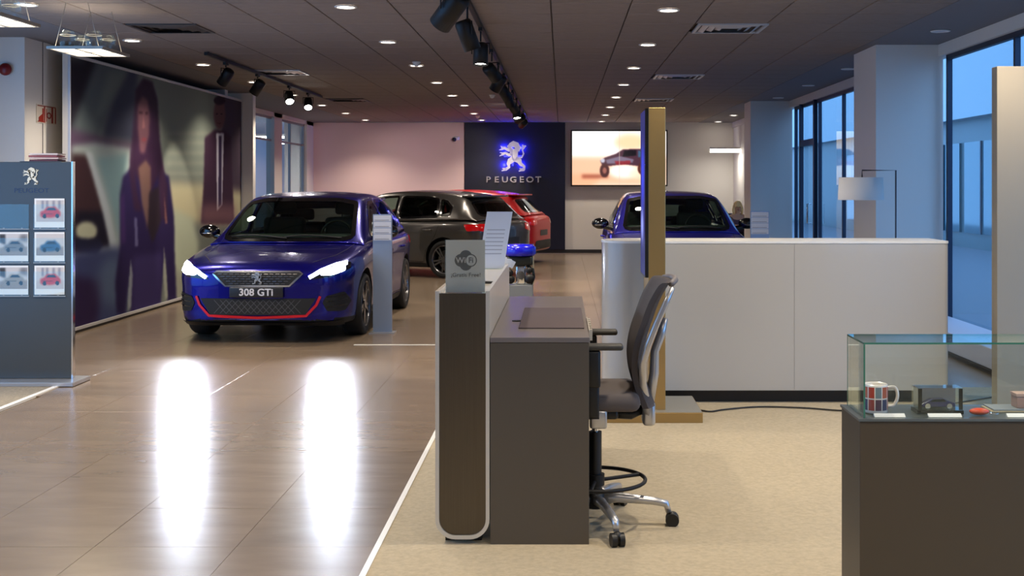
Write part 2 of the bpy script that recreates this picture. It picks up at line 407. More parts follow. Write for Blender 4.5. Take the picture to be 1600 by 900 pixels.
for i in range(8): downlight(-4.33, 9.57 + 2.36 * i, f'{ORD[i]} lit round downlight from the front in the row along the poster wall', 'downlights by the poster wall')
for i, y in enumerate((11.2, 14.8, 17.2, 19.6)): downlight(3.58, y, f'{ORD[i]} unlit round downlight from the front in the row along the window wall', 'unlit downlights by the windows', False)
downlight(3.54, 24.4, 'nearer lit downlight beside the top of the far white column', 'far right downlights', lampx=False)
downlight(3.54, 26.8, 'farther lit downlight beside the top of the far white column', 'far right downlights', lampx=False)
# lamps of the same rows that hang behind the photographer's view
for x, rw in ((-4.33, 'leftmost'), (-1.77, 'centre left'), (.89, 'centre right'), (2.9, 'rightmost')):
    for i, y in enumerate((.2, 2.6, 5.0, 7.3)):
        downlight(x, y, f'{ORD[i]} round downlight of the {rw} row, out of view above the front', 'front downlights out of view')

# vents
def vent(x, j, m, lab):
    y = Y0 + PY * (j + .5); t = thing('ceiling_vent', lab, 'vent', (x, y, H - .03), 'square ceiling vents')
    obj('backing', MB().box(x - .315, x + .315, y - .29, y + .29, H + .005, H + .02), TBAR, t)
    fr = MB()
    for a in ((x - .32, x + .32, y - .298, y - .27), (x - .32, x + .32, y + .27, y + .298), (x - .32, x - .29, y - .27, y + .27), (x + .29, x + .32, y - .27, y + .27)):
        fr.box(*a, H - .012, H + .004)
    obj('frame', fr, m, t)
    for k, s in enumerate((.22, .15, .08)):
        q = MB()
        for (dx, dy) in ((1, 0), (-1, 0), (0, 1), (0, -1)):
            if dx: q.add([(x + dx * s, y - s, H - .015), (x + dx * s, y + s, H - .015), (x + dx * (s + .045), y + s + .045, H + .004), (x + dx * (s + .045), y - s - .045, H + .004)], [(0, 1, 2, 3)])
            else: q.add([(x - s, y + dy * s, H - .015), (x + s, y + dy * s, H - .015), (x + s + .045, y + dy * (s + .045), H + .004), (x - s - .045, y + dy * (s + .045), H + .004)], [(0, 1, 2, 3)])
        obj('louvre', q, m, t)
VW = mat('white_vent_metal', (200, 200, 202), .35, metal=.3); VD = mat('dark_vent_metal', (62, 58, 58), .5)
vent(1.56, 0, VW, 'nearest white ceiling vent, at the top right of the view')
vent(1.56, 8, VW, 'white ceiling vent above the bronze totem, middle of the right row')
vent(1.56, 15, VW, 'farthest white ceiling vent, just above the top of the totem')
vent(-3.64, 0, VD, 'dark ceiling vent near the hanging lamps, top left')
vent(-3.64, 7, VW, 'ceiling vent just right of the left spotlight track')
vent(-3.64, 15, VD, 'farthest left ceiling vent, beyond the left spotlight track')
# detectors
for (x, y, lab) in ((-1.72, 14.0, 'small white smoke detector beside the third downlight left of the track'), (-1.12, 19.0, 'small white smoke detector beside the middle of the central track'), (-1.75, 24.6, 'small white smoke detector near the back wall ceiling')):
    t = thing('smoke_detector', lab, 'detector', (x, y, H - .06), 'ceiling smoke detectors')
    obj('base', MB().lathe([(.0005, .061), (.05, .061), (.05, .045), (.0005, .045)], Matrix.Translation(t.location), 20), RIM, t)
    obj('sensor_head', MB().lathe([(.04, .045), (.038, .02), (.02, .004), (.0005, 0)], Matrix.Translation(t.location), 20), RIM, t)

# spotlight tracks
def track(x, y0, y1, lab):
    t = thing('light_track', lab, 'track', (x, (y0 + y1) / 2, H - .06))
    obj('rail', MB().box(x - .018, x + .018, y0, y1, H - .045, H - .012), BLACKM, t)
    n = int((y1 - y0) / 3)
    for i in range(n + 1):
        y = y0 + .1 + (y1 - y0 - .2) * i / n; obj('hanger', MB().cyl((x, y, H - .013), (x, y, H + .005), .008, n=8), BLACKM, t)
track(-.735, 5.5, 24.5, 'long black ceiling track running to the back above the middle of the hall')
track(-3.88, 12.9, 19.1, 'short black ceiling track in front of the poster wall')
LENS = mat('lit_spot_lens', (255, 255, 255), .3, emit=(255, 250, 240), es=30)
LENSOFF = mat('spot_lens', (150, 150, 155), .1, metal=.6)
def spotlight(x, y, zc, aim, on, lab, grp, L=.2, R=.062, power=0):
    t = thing('track_spotlight', lab, 'spotlight', (x, y, zc), grp)
    c = Vector((x, y, zc)); d = Vector(aim).normalized(); a = c - d * L * .5; e = c + d * L * .5
    obj('adaptor', MB().box(x - .017, x + .017, y - .06, y + .06, H - .075, H - .046), BLACKM, t)
    side = d.cross(Vector((0, 0, 1))).normalized()
    br = MB()
    top = Vector((x, y, H - .075))
    br.cyl(top, (x, y, zc + R + .045), .008, n=8)
    br.tube([c + side * (R + .012), Vector((x, y, zc)) + side * (R + .012) + Vector((0, 0, R + .03)), Vector((x, y, zc)) - side * (R + .012) + Vector((0, 0, R + .03)), c - side * (R + .012)], .006, 6)
    obj('bracket', br, BLACKM, t)
    Mx = Matrix.Translation(a) @ d.to_track_quat('Z', 'Y').to_matrix().to_4x4()
    obj('housing', MB().lathe([(.0005, 0), (R * .75, .0), (R * .92, .012), (R, .03), (R, L), (R * .9, L), (R * .86, L - .02), (.0005, L - .022)], Mx, 24), BLACKM, t)
    ln = MB().lathe([(.0005, L - .018), (R * .85, L - .018)], Mx, 20); obj('lens', ln, LENS if on else LENSOFF, t)
    if power: spot('lamp', e + d * .01, e + d, power, (1, .86, .68), math.radians(50), .5, .04, t)
ys = (7.6, 9.2, 10.7, 12.4, 13.7, 15.0, 16.3, 17.6, 19.2, 20.8, 22.4)
aims = ((-.65, .55, -.75), (.35, .2, -1), (.0, -.12, -1), (.5, .7, -.6), (-.5, .3, -.8), (.45, .5, -.7), (.3, .6, -.8), (.4, .6, -.6), (.1, -.3, -1), (-.55, .75, -.30), (-.35, .8, -.28))
for i, (y, a) in enumerate(zip(ys, aims)):
    spotlight(-.735 + (.0 if i else .02), y, 2.72 if i > 1 else (2.70 if i else 2.655), a, i in (2, 8, 9, 10), f'{ORD[i]} black spotlight from the front on the central ceiling track' + (', lit' if i in (2, 8, 9, 10) else ''), 'spotlights on the central track', .26 if i == 0 else (.24 if i == 1 else .2), .075 if i == 0 else .068, TRACK_W)
for i, (y, a) in enumerate(((13.67, (-.55, .3, -.75)), (15.1, (-.6, .2, -.8)), (16.85, (.25, -.75, -.75)), (18.1, (.2, -.75, -.75)))):
    spotlight(-3.88, y, 2.79, a, i > 1, f'{ORD[i]} black spotlight from the front on the left ceiling track' + (', lit' if i > 1 else ', aimed at the poster'), 'spotlights on the left track', .2, .065, TRACK_W * (.6 if i < 2 else .8))

# hanging square lamps, top left
GL = mat('lit_frosted_panel', (255, 250, 235), .4, emit=(255, 240, 215), es=1.6)
WIRE = mat('pale_wire', (190, 185, 175), .3, metal=.8)
def hang_lamp(x0, y0, lab):
    x1 = x0 + .45; y1 = y0 + .6; z = 2.63; cx = (x0 + x1) / 2; cy = (y0 + y1) / 2
    t = thing('pendant_lamp', lab, 'lamp', (cx, cy, z), 'hanging square lamps')
    fr = MB(); w = .022
    for a in ((x0, x1, y0, y0 + w), (x0, x1, y1 - w, y1), (x0, x0 + w, y0 + w, y1 - w), (x1 - w, x1, y0 + w, y1 - w), (cx - w / 2, cx + w / 2, y0 + w, y1 - w), (x0 + w, x1 - w, cy - w / 2, cy + w / 2)): fr.box(*a, z - .006, z + .016)
    obj('frame', fr, WIRE, t)
    for i in (0, 1):
        for j in (0, 1):
            ax = x0 + w + i * (cx - x0 - w / 2); ay = y0 + w + j * (cy - y0 - w / 2)
            obj('diffuser', MB().box(ax, ax + (cx - x0) - 1.5 * w, ay, ay + (cy - y0) - 1.5 * w, z, z + .008), GL, t)
            px, py = ax + .09, ay + .12
            M = Matrix.Translation((px, py, z + .012))
            obj('glass_cup', MB().lathe([(.055, 0), (.062, .05), (.06, .11), (.04, .15)], M, 16), CLEAR, t)
            obj('wire_ring', MB().tube([(px + .06 * math.cos(k * PI / 8), py + .06 * math.sin(k * PI / 8), z + .12) for k in range(16)], .0025, 5, True), WIRE, t)
    for (ax, ay) in ((x0 + .05, y0 + .05), (x1 - .05, y0 + .05), (x0 + .05, y1 - .05), (x1 - .05, y1 - .05)):
        obj('cable', MB().tube([(ax, ay, z + .016), (ax + (cx - ax) * .5, ay, H)], .002, 5), WIRE, t)
    l = bpy.data.lights.new('panel_lamp', 'AREA'); l.shape = 'RECTANGLE'; l.size = .4; l.size_y = .55; l.energy = 14; l.color = (1, .85, .62)
    o = bpy.data.objects.new('lamp', l); COL.objects.link(o); o.parent = t; o.location = (0, 0, -.02)
hang_lamp(-4.12, 9.46, 'square lit lamp with glass cups hanging by the left column')
hang_lamp(-4.06, 7.6, 'square lit lamp cut by the left edge of the photo')

# linear lamps added behind the glass for tube reflections; one by the back wall
for (x, y, lab) in ((-6.9, 27.6, 'left upper linear lamp behind the glazed wall, added for a tube reflection'), (-6.9, 31.3, 'right linear lamp behind the glazed wall, added for a tube reflection')):
    t = thing('linear_lamp', lab, 'lamp', (x, y, 2.66), 'linear lamps added for tube reflections')
    obj('body', MB().box(x - .7, x + .5, y - .05, y + .05, 2.70, 2.75), RIM, t)
    obj('cable', MB().cyl((x, y, 2.75), (x, y, 3.1), .006, n=6), RIM, t)
    obj('tube', MB().cyl((x - .68, y, 2.68), (x + .48, y, 2.68), .03, n=10), mat('lit_tube', (255, 255, 255), .4, emit=(250, 252, 255), es=6), t)
    l = bpy.data.lights.new('tube_lamp', 'AREA'); l.shape = 'RECTANGLE'; l.size = 1.2; l.size_y = .06; l.energy = 190; l.color = (.9, .95, 1)
    o = bpy.data.objects.new('lamp', l); COL.objects.link(o); o.parent = t; o.location = (0, 0, -.03)
t = thing('linear_lamp', 'bright horizontal lamp hanging before the white back wall', 'lamp', (3.6, 26.2, 2.32))
obj('body', MB().box(3.27, 4.0 - .06, 26.15, 26.25, 2.36, 2.40), RIM, t)
obj('diffuser', MB().box(3.28, 3.93, 26.16, 26.24, 2.28, 2.36), mat('dim_tube', (255, 250, 240), .5, emit=(255, 248, 236), es=3), t)
l = bpy.data.lights.new('tube_lamp', 'AREA'); l.shape = 'RECTANGLE'; l.size = .6; l.size_y = .08; l.energy = 7; l.color = (1, .95, .85)
o = bpy.data.objects.new('lamp', l); COL.objects.link(o); o.parent = t; o.location = (0, 0, -.06)
# ---------------- emblem, lettering, prints ----------------
def stroke(mb, pts, ws, M, h, s):
    """tapered bar of constant depth along 2d points"""
    L = []; R = []
    for i, p in enumerate(pts):
        p = Vector(p); d = (Vector(pts[min(i + 1, len(pts) - 1)]) - Vector(pts[max(i - 1, 0)])).normalized(); n = Vector((-d.y, d.x)) * ws[i] / 2
        L.append(p + n); R.append(p - n)
    for i in range(len(pts) - 1):
        q = [L[i], L[i + 1], R[i + 1], R[i]]; mb.prism([((a.x - .5) * s, (a.y - .5) * s) for a in q][::-1], M, h)
def emblem_mb(M, s, h):
    """rampant lion facing left, standing on its hind legs"""
    b = MB(); S = lambda p, w: stroke(b, p, w, M, h, s)
    S([(.36, .80), (.44, .86), (.52, .90), (.62, .86), (.68, .76), (.66, .66)], [.07, .16, .2, .2, .18, .12])        # mane and head
    S([(.33, .84), (.40, .80), (.47, .78)], [.05, .1, .14]); S([(.34, .76), (.42, .76)], [.03, .08])                  # muzzle, jaw
    S([(.54, .74), (.55, .58), (.58, .45), (.60, .38)], [.30, .24, .2, .2])                                           # trunk
    S([(.50, .70), (.36, .70), (.24, .76), (.13, .74)], [.14, .1, .08, .1]); S([(.16, .80), (.10, .83)], [.05, .02]); S([(.14, .72), (.06, .70)], [.05, .02])
    S([(.50, .58), (.38, .54), (.26, .60), (.14, .56)], [.14, .1, .08, .1]); S([(.16, .60), (.08, .62)], [.05, .02]); S([(.16, .55), (.07, .50)], [.05, .02])
    S([(.54, .42), (.42, .34), (.36, .24), (.38, .14), (.26, .06)], [.2, .19, .12, .09, .1]); S([(.30, .08), (.16, .10)], [.08, .03]); S([(.28, .06), (.14, .02)], [.07, .03])
    S([(.60, .42), (.72, .34), (.76, .24), (.88, .16), (.86, .06)], [.2, .18, .12, .09, .1]); S([(.90, .08), (.72, .08)], [.09, .03]); S([(.88, .05), (.70, .01)], [.07, .03])
    S([(.66, .44), (.80, .46), (.86, .58), (.82, .70), (.88, .82), (.94, .84)], [.07, .05, .05, .05, .09, .03]); S([(.86, .80), (.82, .88)], [.08, .02])
    return b
def xyz(px, py, Y): return ((px - VX) / F * Y, Y, EYE - (py - VY) / F * Y)

# navy panel with lit emblem
t = thing('brand_panel', 'tall navy wall panel between the pink and white back walls', 'panel', (-1.075, BACK - .06, .08))
obj('board', MB().box(-2.23, .074, BACK - .10, BACK - .003, .081, H - .002), NAVY, t)
SIGNM = mat('brushed_sign_metal', (200, 198, 200), .25, metal=.9)
LC = xyz(801, 244, BACK - .2)
e = thing('lion_emblem', 'lit metal rearing lion emblem with blue glow on the navy panel', 'emblem', (LC[0], BACK - .2, LC[2] - .35))
obj('emblem', emblem_mb(front_at(LC[0], BACK - .19, LC[2]), .70, .035), mat('emblem_metal', (205, 200, 205), .28, metal=.55, emit=(150, 140, 175), es=.25), e)
obj('back_light', MB().box(LC[0] - .02, LC[0] + .02, BACK - .185, BACK - .102, LC[2] - .03, LC[2] + .03)
    .box(LC[0] - .2, LC[0] + .2, BACK - .185, BACK - .175, LC[2] - .02, LC[2] + .02).box(LC[0] - .02, LC[0] + .02, BACK - .185, BACK - .175, LC[2] - .22, LC[2] + .22), mat('blue_led', (40, 50, 255), .4, emit=(30, 30, 255), es=4), e)
for (dx, dz) in ((-.2, .2), (.2, .2), (0, 0), (-.2, -.2), (.2, -.2)):
    l = bpy.data.lights.new('blue_led', 'POINT'); l.energy = 9; l.color = (.02, .02, 1); l.shadow_soft_size = .03
    o = bpy.data.objects.new('lamp', l); COL.objects.link(o); o.parent = e; o.location = (dx, .04, .35 + dz)
wx = [xyz(a, 281, BACK - .13)[0] for a in (763, 776, 789, 802, 815, 828, 841)]
ws = thing('wall_lettering', 'silver capital letters spelling the car brand under the lit lion', 'sign', (wx[3], BACK - .13, xyz(800, 281, BACK)[2] - .08))
for ch, x in zip('PEUGEOT', wx):
    obj('letter', text_mb(ch, .19, .02, front_at(x, BACK - .122, xyz(800, 281, BACK)[2]), 1.15, bold=.004), SIGNM, ws)

# video wall with the desert truck
D = BACK - .12; c0 = xyz(894, 205, D); c1 = xyz(1041, 289, D)
t = thing('video_wall', 'large lit screen showing an off-road truck in desert dust on the back wall', 'screen', ((c0[0] + c1[0]) / 2, D, c1[2]))
obj('housing', MB().box(c0[0] - .03, c1[0] + .03, D + .002, BACK - .003, c1[2] - .03, c0[2] + .03), BLACKM, t)
xs = np.linspace(893, 1041, 210); yq = np.linspace(204, 290, 130); X, Y = np.meshgrid(xs, yq)
P = Paint(X, Y, (246, 226, 210))
P.poly([(893, 204), (1041, 204), (1041, 245), (893, 246)], (252, 244, 242), 4).poly([(893, 246), (1041, 246), (1041, 290), (893, 290)], (232, 184, 150), 6)
P.ell(985, 222, 26, 14, (240, 190, 130), 7, .7).ell(930, 215, 22, 5, (245, 214, 214), 4, .6)
P.ell(905, 282, 30, 10, (236, 170, 130), 5, .8).poly([(908, 273), (950, 273), (950, 279), (908, 280)], (150, 70, 50), 3, .8)
P.ell(975, 268, 24, 11, (255, 246, 238), 5, .95).ell(1000, 272, 18, 9, (250, 220, 190), 5, .8)
P.poly([(937, 251), (945, 246), (962, 240), (973, 233), (1002, 232), (1010, 236), (1016, 250), (1012, 262), (998, 260), (975, 257), (950, 260), (940, 258)], (72, 42, 56), 1)
P.poly([(975, 235), (994, 234), (994, 243), (972, 245)], (20, 16, 24), 1).poly([(997, 235), (1004, 236), (1007, 246), (997, 246)], (60, 90, 120), 1)
P.poly([(946, 250), (968, 244), (990, 249), (988, 254), (948, 256)], (150, 150, 175), 1, .55).poly([(960, 252), (985, 251), (984, 257), (962, 258)], (140, 24, 36), 1, .8)
P.ell(941, 251, 3.5, 3.5, (210, 215, 230), 1, .8).ell(944, 267, 7.5, 11, (70, 34, 36), 1).ell(944, 267, 3, 5, (150, 90, 80), 1).ell(1004, 264, 8, 10, (80, 36, 30), 1).ell(1003, 264, 3, 4, (170, 110, 90), 1)
P.ell(966, 265, 12, 5, (255, 240, 225), 3, .8)
P.poly([(966.8, 204), (967.6, 204), (967.6, 290), (966.8, 290)], (190, 170, 160), 0, .8)
pts = np.stack([c0[0] + (X - 893) / 148 * (c1[0] - c0[0]), np.full(X.shape, D), c0[2] - (Y - 204) / 86 * (c0[2] - c1[2])], -1)
print_mesh('screen', P, pts, vcol_mat('lit_screen', .62), t)

# the big poster on the left (colours measured in the photo, laid out on the wall)
PXW = -5.055; pY = lambda px: -PXW * F / (VX - px)
us = np.linspace(0, 1, 360); vs = np.linspace(0, 1, 300); U, V = np.meshgrid(us, vs)
y0p, y1p = 12.16, 18.66; YY = y0p + U * (y1p - y0p); ZZ = .06 + V * (2.86 - .06)
X = VX + PXW * F / YY; Y = VY - (ZZ - EYE) * F / YY                                # the print's layout coordinates
P = Paint(X, Y, (112, 118, 112))
P.poly([(100, 90), (175, 100), (140, 240), (100, 240)], (34, 30, 40), 5).poly([(150, 95), (200, 100), (150, 215), (112, 235), (112, 200)], (92, 102, 104), 4)
P.poly([(205, 100), (175, 160), (160, 215), (215, 225), (215, 100)], (58, 62, 80), 5).poly([(170, 110), (198, 112), (160, 180), (150, 180)], (112, 122, 116), 4)
P.poly([(240, 110), (345, 120), (345, 290), (240, 260)], (118, 126, 118), 5).poly([(345, 140), (385, 150), (385, 330), (350, 330)], (64, 52, 66), 3)
P.poly([(258, 285), (322, 288), (380, 300), (380, 350), (258, 345)], (176, 170, 140), 6)
for yy in (205, 220, 236, 252, 268): P.poly([(260, yy), (345, yy), (345, yy + 6), (260, yy + 6)], (138, 142, 130), 2, .6)
P.poly([(105, 200), (165, 216), (215, 226), (215, 245), (105, 242)], (84, 66, 88), 4)
P.poly([(112, 228), (150, 222), (208, 232), (208, 470), (112, 470)], (150, 160, 158), 3)                                   # pale car
P.poly([(112, 240), (135, 242), (150, 275), (162, 320), (170, 380), (112, 400)], (58, 38, 42), 3)                         # side window
P.poly([(118, 330), (165, 330), (172, 385), (118, 390)], (24, 20, 34), 3)
P.poly([(134, 236), (144, 238), (170, 320), (186, 400), (176, 400), (160, 330)], (176, 184, 188), 2)
P.poly([(150, 246), (200, 240), (196, 300), (188, 380), (176, 330)], (122, 150, 154), 4)
P.ell(135, 361, 17, 15, (176, 176, 150), 2).poly([(118, 372), (158, 374), (160, 384), (152, 400), (122, 395)], (30, 30, 52), 2)
P.poly([(112, 395), (190, 385), (200, 500), (112, 520)], (58, 64, 100), 5).poly([(112, 430), (160, 440), (150, 520), (112, 520)], (44, 30, 64), 5).ell(178, 440, 26, 40, (92, 110, 136), 8, .7)
P.poly([(268, 325), (300, 340), (310, 380), (305, 470), (268, 480)], (168, 176, 156), 5).poly([(262, 400), (290, 440), (288, 480), (262, 490)], (140, 140, 130), 4, .7)
# woman in a dark jacket with long hair
HAIR = (48, 28, 52); SKIN = (98, 66, 76); JKT = (36, 26, 66)
P.poly([(212, 140), (224, 122), (238, 128), (246, 155), (250, 220), (258, 280), (262, 330), (244, 330), (205, 300), (205, 240)], HAIR, 2)
P.poly([(215, 165), (222, 150), (231, 156), (234, 185), (233, 212), (226, 240), (219, 238), (215, 200)], SKIN, 2)
P.ell(220, 176, 3.5, 2, (50, 28, 40), 1).ell(229, 177, 2.5, 2, (50, 28, 40), 1).ell(225, 218, 4, 3, (118, 58, 68), 1).poly([(224, 180), (227, 200), (222, 200)], (140, 96, 98), 1, .7)
P.poly([(192, 275), (205, 262), (216, 280), (236, 300), (250, 268), (264, 275), (272, 340), (273, 400), (276, 470), (262, 470), (258, 395), (250, 475), (204, 490), (204, 420), (196, 490), (182, 490), (180, 440), (188, 380), (188, 300)], JKT, 2)
P.poly([(216, 262), (228, 250), (236, 262), (236, 330), (231, 358), (222, 320)], (108, 82, 74), 2, .9).poly([(233, 300), (250, 290), (252, 345), (238, 380), (231, 355)], (38, 28, 38), 2)
P.poly([(205, 220), (214, 300), (222, 330), (210, 330), (202, 270)], HAIR, 2).poly([(244, 230), (262, 290), (262, 350), (252, 340)], HAIR, 2).poly([(256, 300), (262, 350), (258, 350)], (130, 90, 84), 1, .7)
P.poly([(204, 405), (208, 430), (205, 480), (200, 484), (202, 440)], (140, 148, 152), 1).poly([(256, 385), (260, 430), (262, 465), (258, 468), (255, 430)], (146, 150, 140), 1)
P.poly([(188, 310), (194, 300), (196, 380), (190, 380)], (66, 40, 92), 2, .7).poly([(210, 340), (214, 340), (216, 385), (211, 385)], (120, 120, 160), 1, .6)
P.poly([(208, 400), (254, 395), (250, 475), (206, 488)], (52, 42, 88), 4)
# man in a dark suit
P.poly([(320, 215), (336, 202), (352, 204), (361, 215), (364, 300), (366, 350), (314, 350), (318, 290)], (54, 34, 52), 2)
P.ell(343, 178, 9, 24, (96, 66, 68), 2).ell(343, 157, 9, 7, (40, 26, 36), 1).ell(339, 178, 1.6, 1.2, (44, 28, 36), 0).ell(346, 178, 1.6, 1.2, (44, 28, 36), 0).poly([(339, 192), (347, 192), (343, 194)], (70, 40, 44), 0)
P.poly([(338, 208), (350, 208), (347, 320), (339, 330)], (190, 188, 200), 1).poly([(342, 212), (346, 212), (346, 320), (341, 325)], (50, 36, 66), 1)
P.poly([(314, 320), (368, 320), (368, 350), (314, 350)], (150, 110, 112), 8, .6)
pts = np.stack([np.full(U.shape, PXW), YY, ZZ], -1)
t = thing('wall_poster', 'huge wall print of a woman in a dark jacket beside a pale car', 'poster', (PXW, 15.4, .03))
o = print_mesh('print', P, pts, vcol_mat('matt_print', 0, .7, .08), t)
fr = MB(); 
for a in ((y0p - .02, y1p + .02, 2.86, 2.885), (y0p - .02, y1p + .02, .03, .06)): fr.box(PXW - .012, PXW + .02, *a)
for a in ((y0p - .02, y0p, .06, 2.86), (y1p, y1p + .02, .06, 2.86)): fr.box(PXW - .012, PXW + .012, *a)
obj('frame', fr, mat('poster_frame', (200, 198, 200), .35, metal=.3), t)
struct('poster_gap_shade', MB().box(-5.062, -5.045, 12.14, 18.7, 0, .028), DARK)  # dark strip standing in for the shaded gap under the poster rail

# fire point sign and alarm on the left column
sx = -5.303; ya = 11.95; yb = 12.42; za = 2.17; zb = 2.36
t = thing('fire_point_sign', 'small red and white fire equipment sign on the left column', 'sign', (sx, (ya + yb) / 2, za))
obj('plate', MB().box(sx - .004, sx, ya, yb, za, zb), mat('sign_white', (215, 205, 190), .5), t)
RS = mat('sign_red', (150, 40, 26), .5); pic = MB()
RM = Matrix(((0, 0, 1, 0), (1, 0, 0, 0), (0, 1, 0, 0), (0, 0, 0, 1)))
def on_side(p): pic.prism([(ya + (u) * (yb - ya), za + v * (zb - za)) for u, v in p], Matrix.Translation((sx + .0005, 0, 0)) @ RM, .002)
for p in ([(.05, .05), (.05, .1), (.36, .1), (.36, .05)], [(.36, .05), (.36, .95), (.42, .95), (.42, .05)][::-1], [(.1, .1), (.34, .1), (.34, .8), (.28, .8), (.28, .5), (.1, .3)], [(.05, .95), (.05, .9), (.95, .9), (.95, .95)][::-1],
          [(.47, .1), (.47, .8), (.5, .8), (.5, .1)][::-1], [(.74, .05), (.82, .05), (.82, .9), (.74, .9)], [(.92, .05), (.97, .05), (.97, .9), (.92, .9)]): on_side(p)
for k in range(10):
    a0, a1 = k * PI / 5, (k + 1) * PI / 5; q = lambda r, a: (.61 + r * .75 * math.cos(a), .45 + r * math.sin(a) * 1.1)
    on_side([q(.1, a0), q(.17, a0), q(.17, a1), q(.1, a1)])
obj('pictograms', pic, RS, t)
t = thing('fire_alarm_bell', 'round dark red alarm bell high on the left column', 'alarm', (-5.49, 11.66, 2.62))
My = Matrix.Translation((-5.49, 11.70, 2.68)) @ Matrix.Rotation(PI / 2, 4, 'X')
RB = mat('alarm_red', (120, 14, 18), .35)
obj('base', MB().lathe([(.0005, .0), (.05, .0), (.05, .02), (.0005, .02)], My, 24), mat('alarm_base', (60, 14, 16), .5), t)
obj('gong', MB().lathe([(.062, .02), (.060, .035), (.045, .05), (.015, .058), (.0005, .058)], My, 28), RB, t)
# dome camera on the pink wall
cp = xyz(712, 217, BACK)
t = thing('security_camera', 'small dome camera on the pink wall beside the navy panel', 'camera', (cp[0], BACK - .12, cp[2] - .08))
obj('mount', MB().rbox(cp[0] - .05, cp[0] + .09, BACK - .12, BACK - .051, cp[2] - .03, cp[2] + .05, .015), RIM, t)
obj('dome', MB().ell((cp[0] - .02, BACK - .13, cp[2] - .02), (.05, .05, .05), 16), mat('camera_dome', (40, 40, 46), .1), t)
# ---------------- cars ----------------
def crom(P, sub):
    """Catmull-Rom through rows of P (n, ...) -> dense rows"""
    P = np.asarray(P, float); n = len(P); out = []
    for i in range(n - 1):
        p0, p1, p2, p3 = P[max(i - 1, 0)], P[i], P[i + 1], P[min(i + 2, n - 1)]
        for k in range(sub):
            t = k / sub; out.append(.5 * ((2 * p1) + (-p0 + p2) * t + (2 * p0 - 5 * p1 + 4 * p2 - p3) * t * t + (-p0 + 3 * p1 - 3 * p2 + p3) * t ** 3))
    out.append(P[-1]); return np.array(out)
CARY = 4.25; W1, W2, WZ, WR, AR = .86, 3.48, .315, .315, .362
def lower_body():
    st = [(-.015, .22, .64, .60, .47, .32), (0, .46, .70, .64, .49, .25), (.03, .62, .745, .69, .51, .21), (.10, .745, .785, .72, .52, .19), (.22, .815, .815, .745, .54, .18),
          (.42, .865, .855, .785, .56, .17), (.80, .892, .905, .845, .60, .17), (1.15, .897, .95, .885, .63, .17), (1.5, .895, .955, .905, .64, .17), (2.3, .892, .955, .91, .64, .17),
          (3.1, .897, .965, .92, .65, .17), (3.6, .895, .98, .93, .67, .18), (3.92, .865, .99, .925, .67, .21), (4.10, .81, .975, .90, .67, .24), (4.19, .72, .94, .86, .66, .27), (4.235, .56, .88, .80, .62, .31), (4.25, .25, .80, .74, .58, .36)]
    rings = []
    for (y, w, zt, zs, zm, zb) in st:
        half = [(0, zt), (.45 * w, zt - .006), (.80 * w, zt - .03), (.955 * w, zs), (w, (zs + zm) / 2), (w * .992, zm), (w * .985, (zm * .45 + zb * .55)), (w * .955, zb + .03), (.84 * w, zb), (.4 * w, zb), (0, zb)]
        ring = [(x, y, z) for x, z in half] + [(-x, y, z) for x, z in half[-2:0:-1]]
        rings.append(ring)
    R = crom(rings, 5)                                              # dense along length
    m = R.shape[1]; Rc = np.concatenate([R[:, -1:], R, R[:, :2]], 1)
    D = []                                                          # closed catmull around
    for j in range(1, m + 1):
        p0, p1, p2, p3 = Rc[:, j - 1], Rc[:, j], Rc[:, j + 1], Rc[:, j + 2] if j + 2 < Rc.shape[1] else Rc[:, 2]
        for k in range(3):
            t = k / 3; D.append(.5 * ((2 * p1) + (-p0 + p2) * t + (2 * p0 - 5 * p1 + 4 * p2 - p3) * t * t + (-p0 + 3 * p1 - 3 * p2 + p3) * t ** 3))
    D = np.stack(D, 1); n, m = D.shape[:2]
    vs = D.reshape(-1, 3).tolist(); fs = [(i * m + j, (i + 1) * m + j, (i + 1) * m + (j + 1) % m, i * m + (j + 1) % m) for i in range(n - 1) for j in range(m)]
    fs += [list(range(m)), [(n - 1) * m + j for j in range(m)][::-1]]
    return vs, fs
def green_house():
    st = [(1.10, .82, .91, .735, .925, .945, -.14), (1.30, .825, .92, .725, 1.035, 1.06, -.13), (1.60, .83, .93, .69, 1.20, 1.235, -.11), (1.90, .83, .935, .645, 1.34, 1.385, -.08), (2.08, .83, .94, .625, 1.385, 1.435, -.05),
          (2.5, .83, .945, .612, 1.41, 1.465, 0), (3.0, .83, .955, .602, 1.40, 1.455, 0), (3.42, .82, .965, .592, 1.365, 1.42, .02), (3.68, .81, .975, .588, 1.315, 1.37, .05),
          (3.80, .80, .975, .605, 1.22, 1.26, .07), (3.95, .79, .975, .66, 1.07, 1.10, .08), (4.07, .77, .96, .70, .965, .985, .09)]
    rows = []
    for (y, xb, zb, xr, zr, zc, bow) in st:
        h = []
        for f, bu in ((0, 0), (.33, .022), (.66, .024), (.93, .01)): h.append((xb + (xr - xb) * f + bu, y, zb + (zr - zb) * f))
        for fx, fz in ((.94, .35), (.80, .62), (.5, .88), (.25, .97), (0, 1)):
            h.append((xr * fx, y + bow * (1 - fx * fx), zr + (zc - zr) * fz))
        rows.append(h + [(-x, yy, z) for x, yy, z in h[-2::-1]])
    R = crom(rows, 10); R = np.swapaxes(crom(np.swapaxes(R, 0, 1), 4), 0, 1); n, m = R.shape[:2]
    return R.reshape(-1, 3), [(i * m + j, i * m + j + 1, (i + 1) * m + j + 1, (i + 1) * m + j) for i in range(n - 1) for j in range(m - 1)]
LBV, LBF = lower_body(); GHV, GHF = green_house()
BV = [Vector(v) for v in LBV]; GV = [Vector(v) for v in GHV]
BVH_B = BVHTree.FromPolygons(BV, LBF); BVH_G = BVHTree.FromPolygons(GV, GHF)
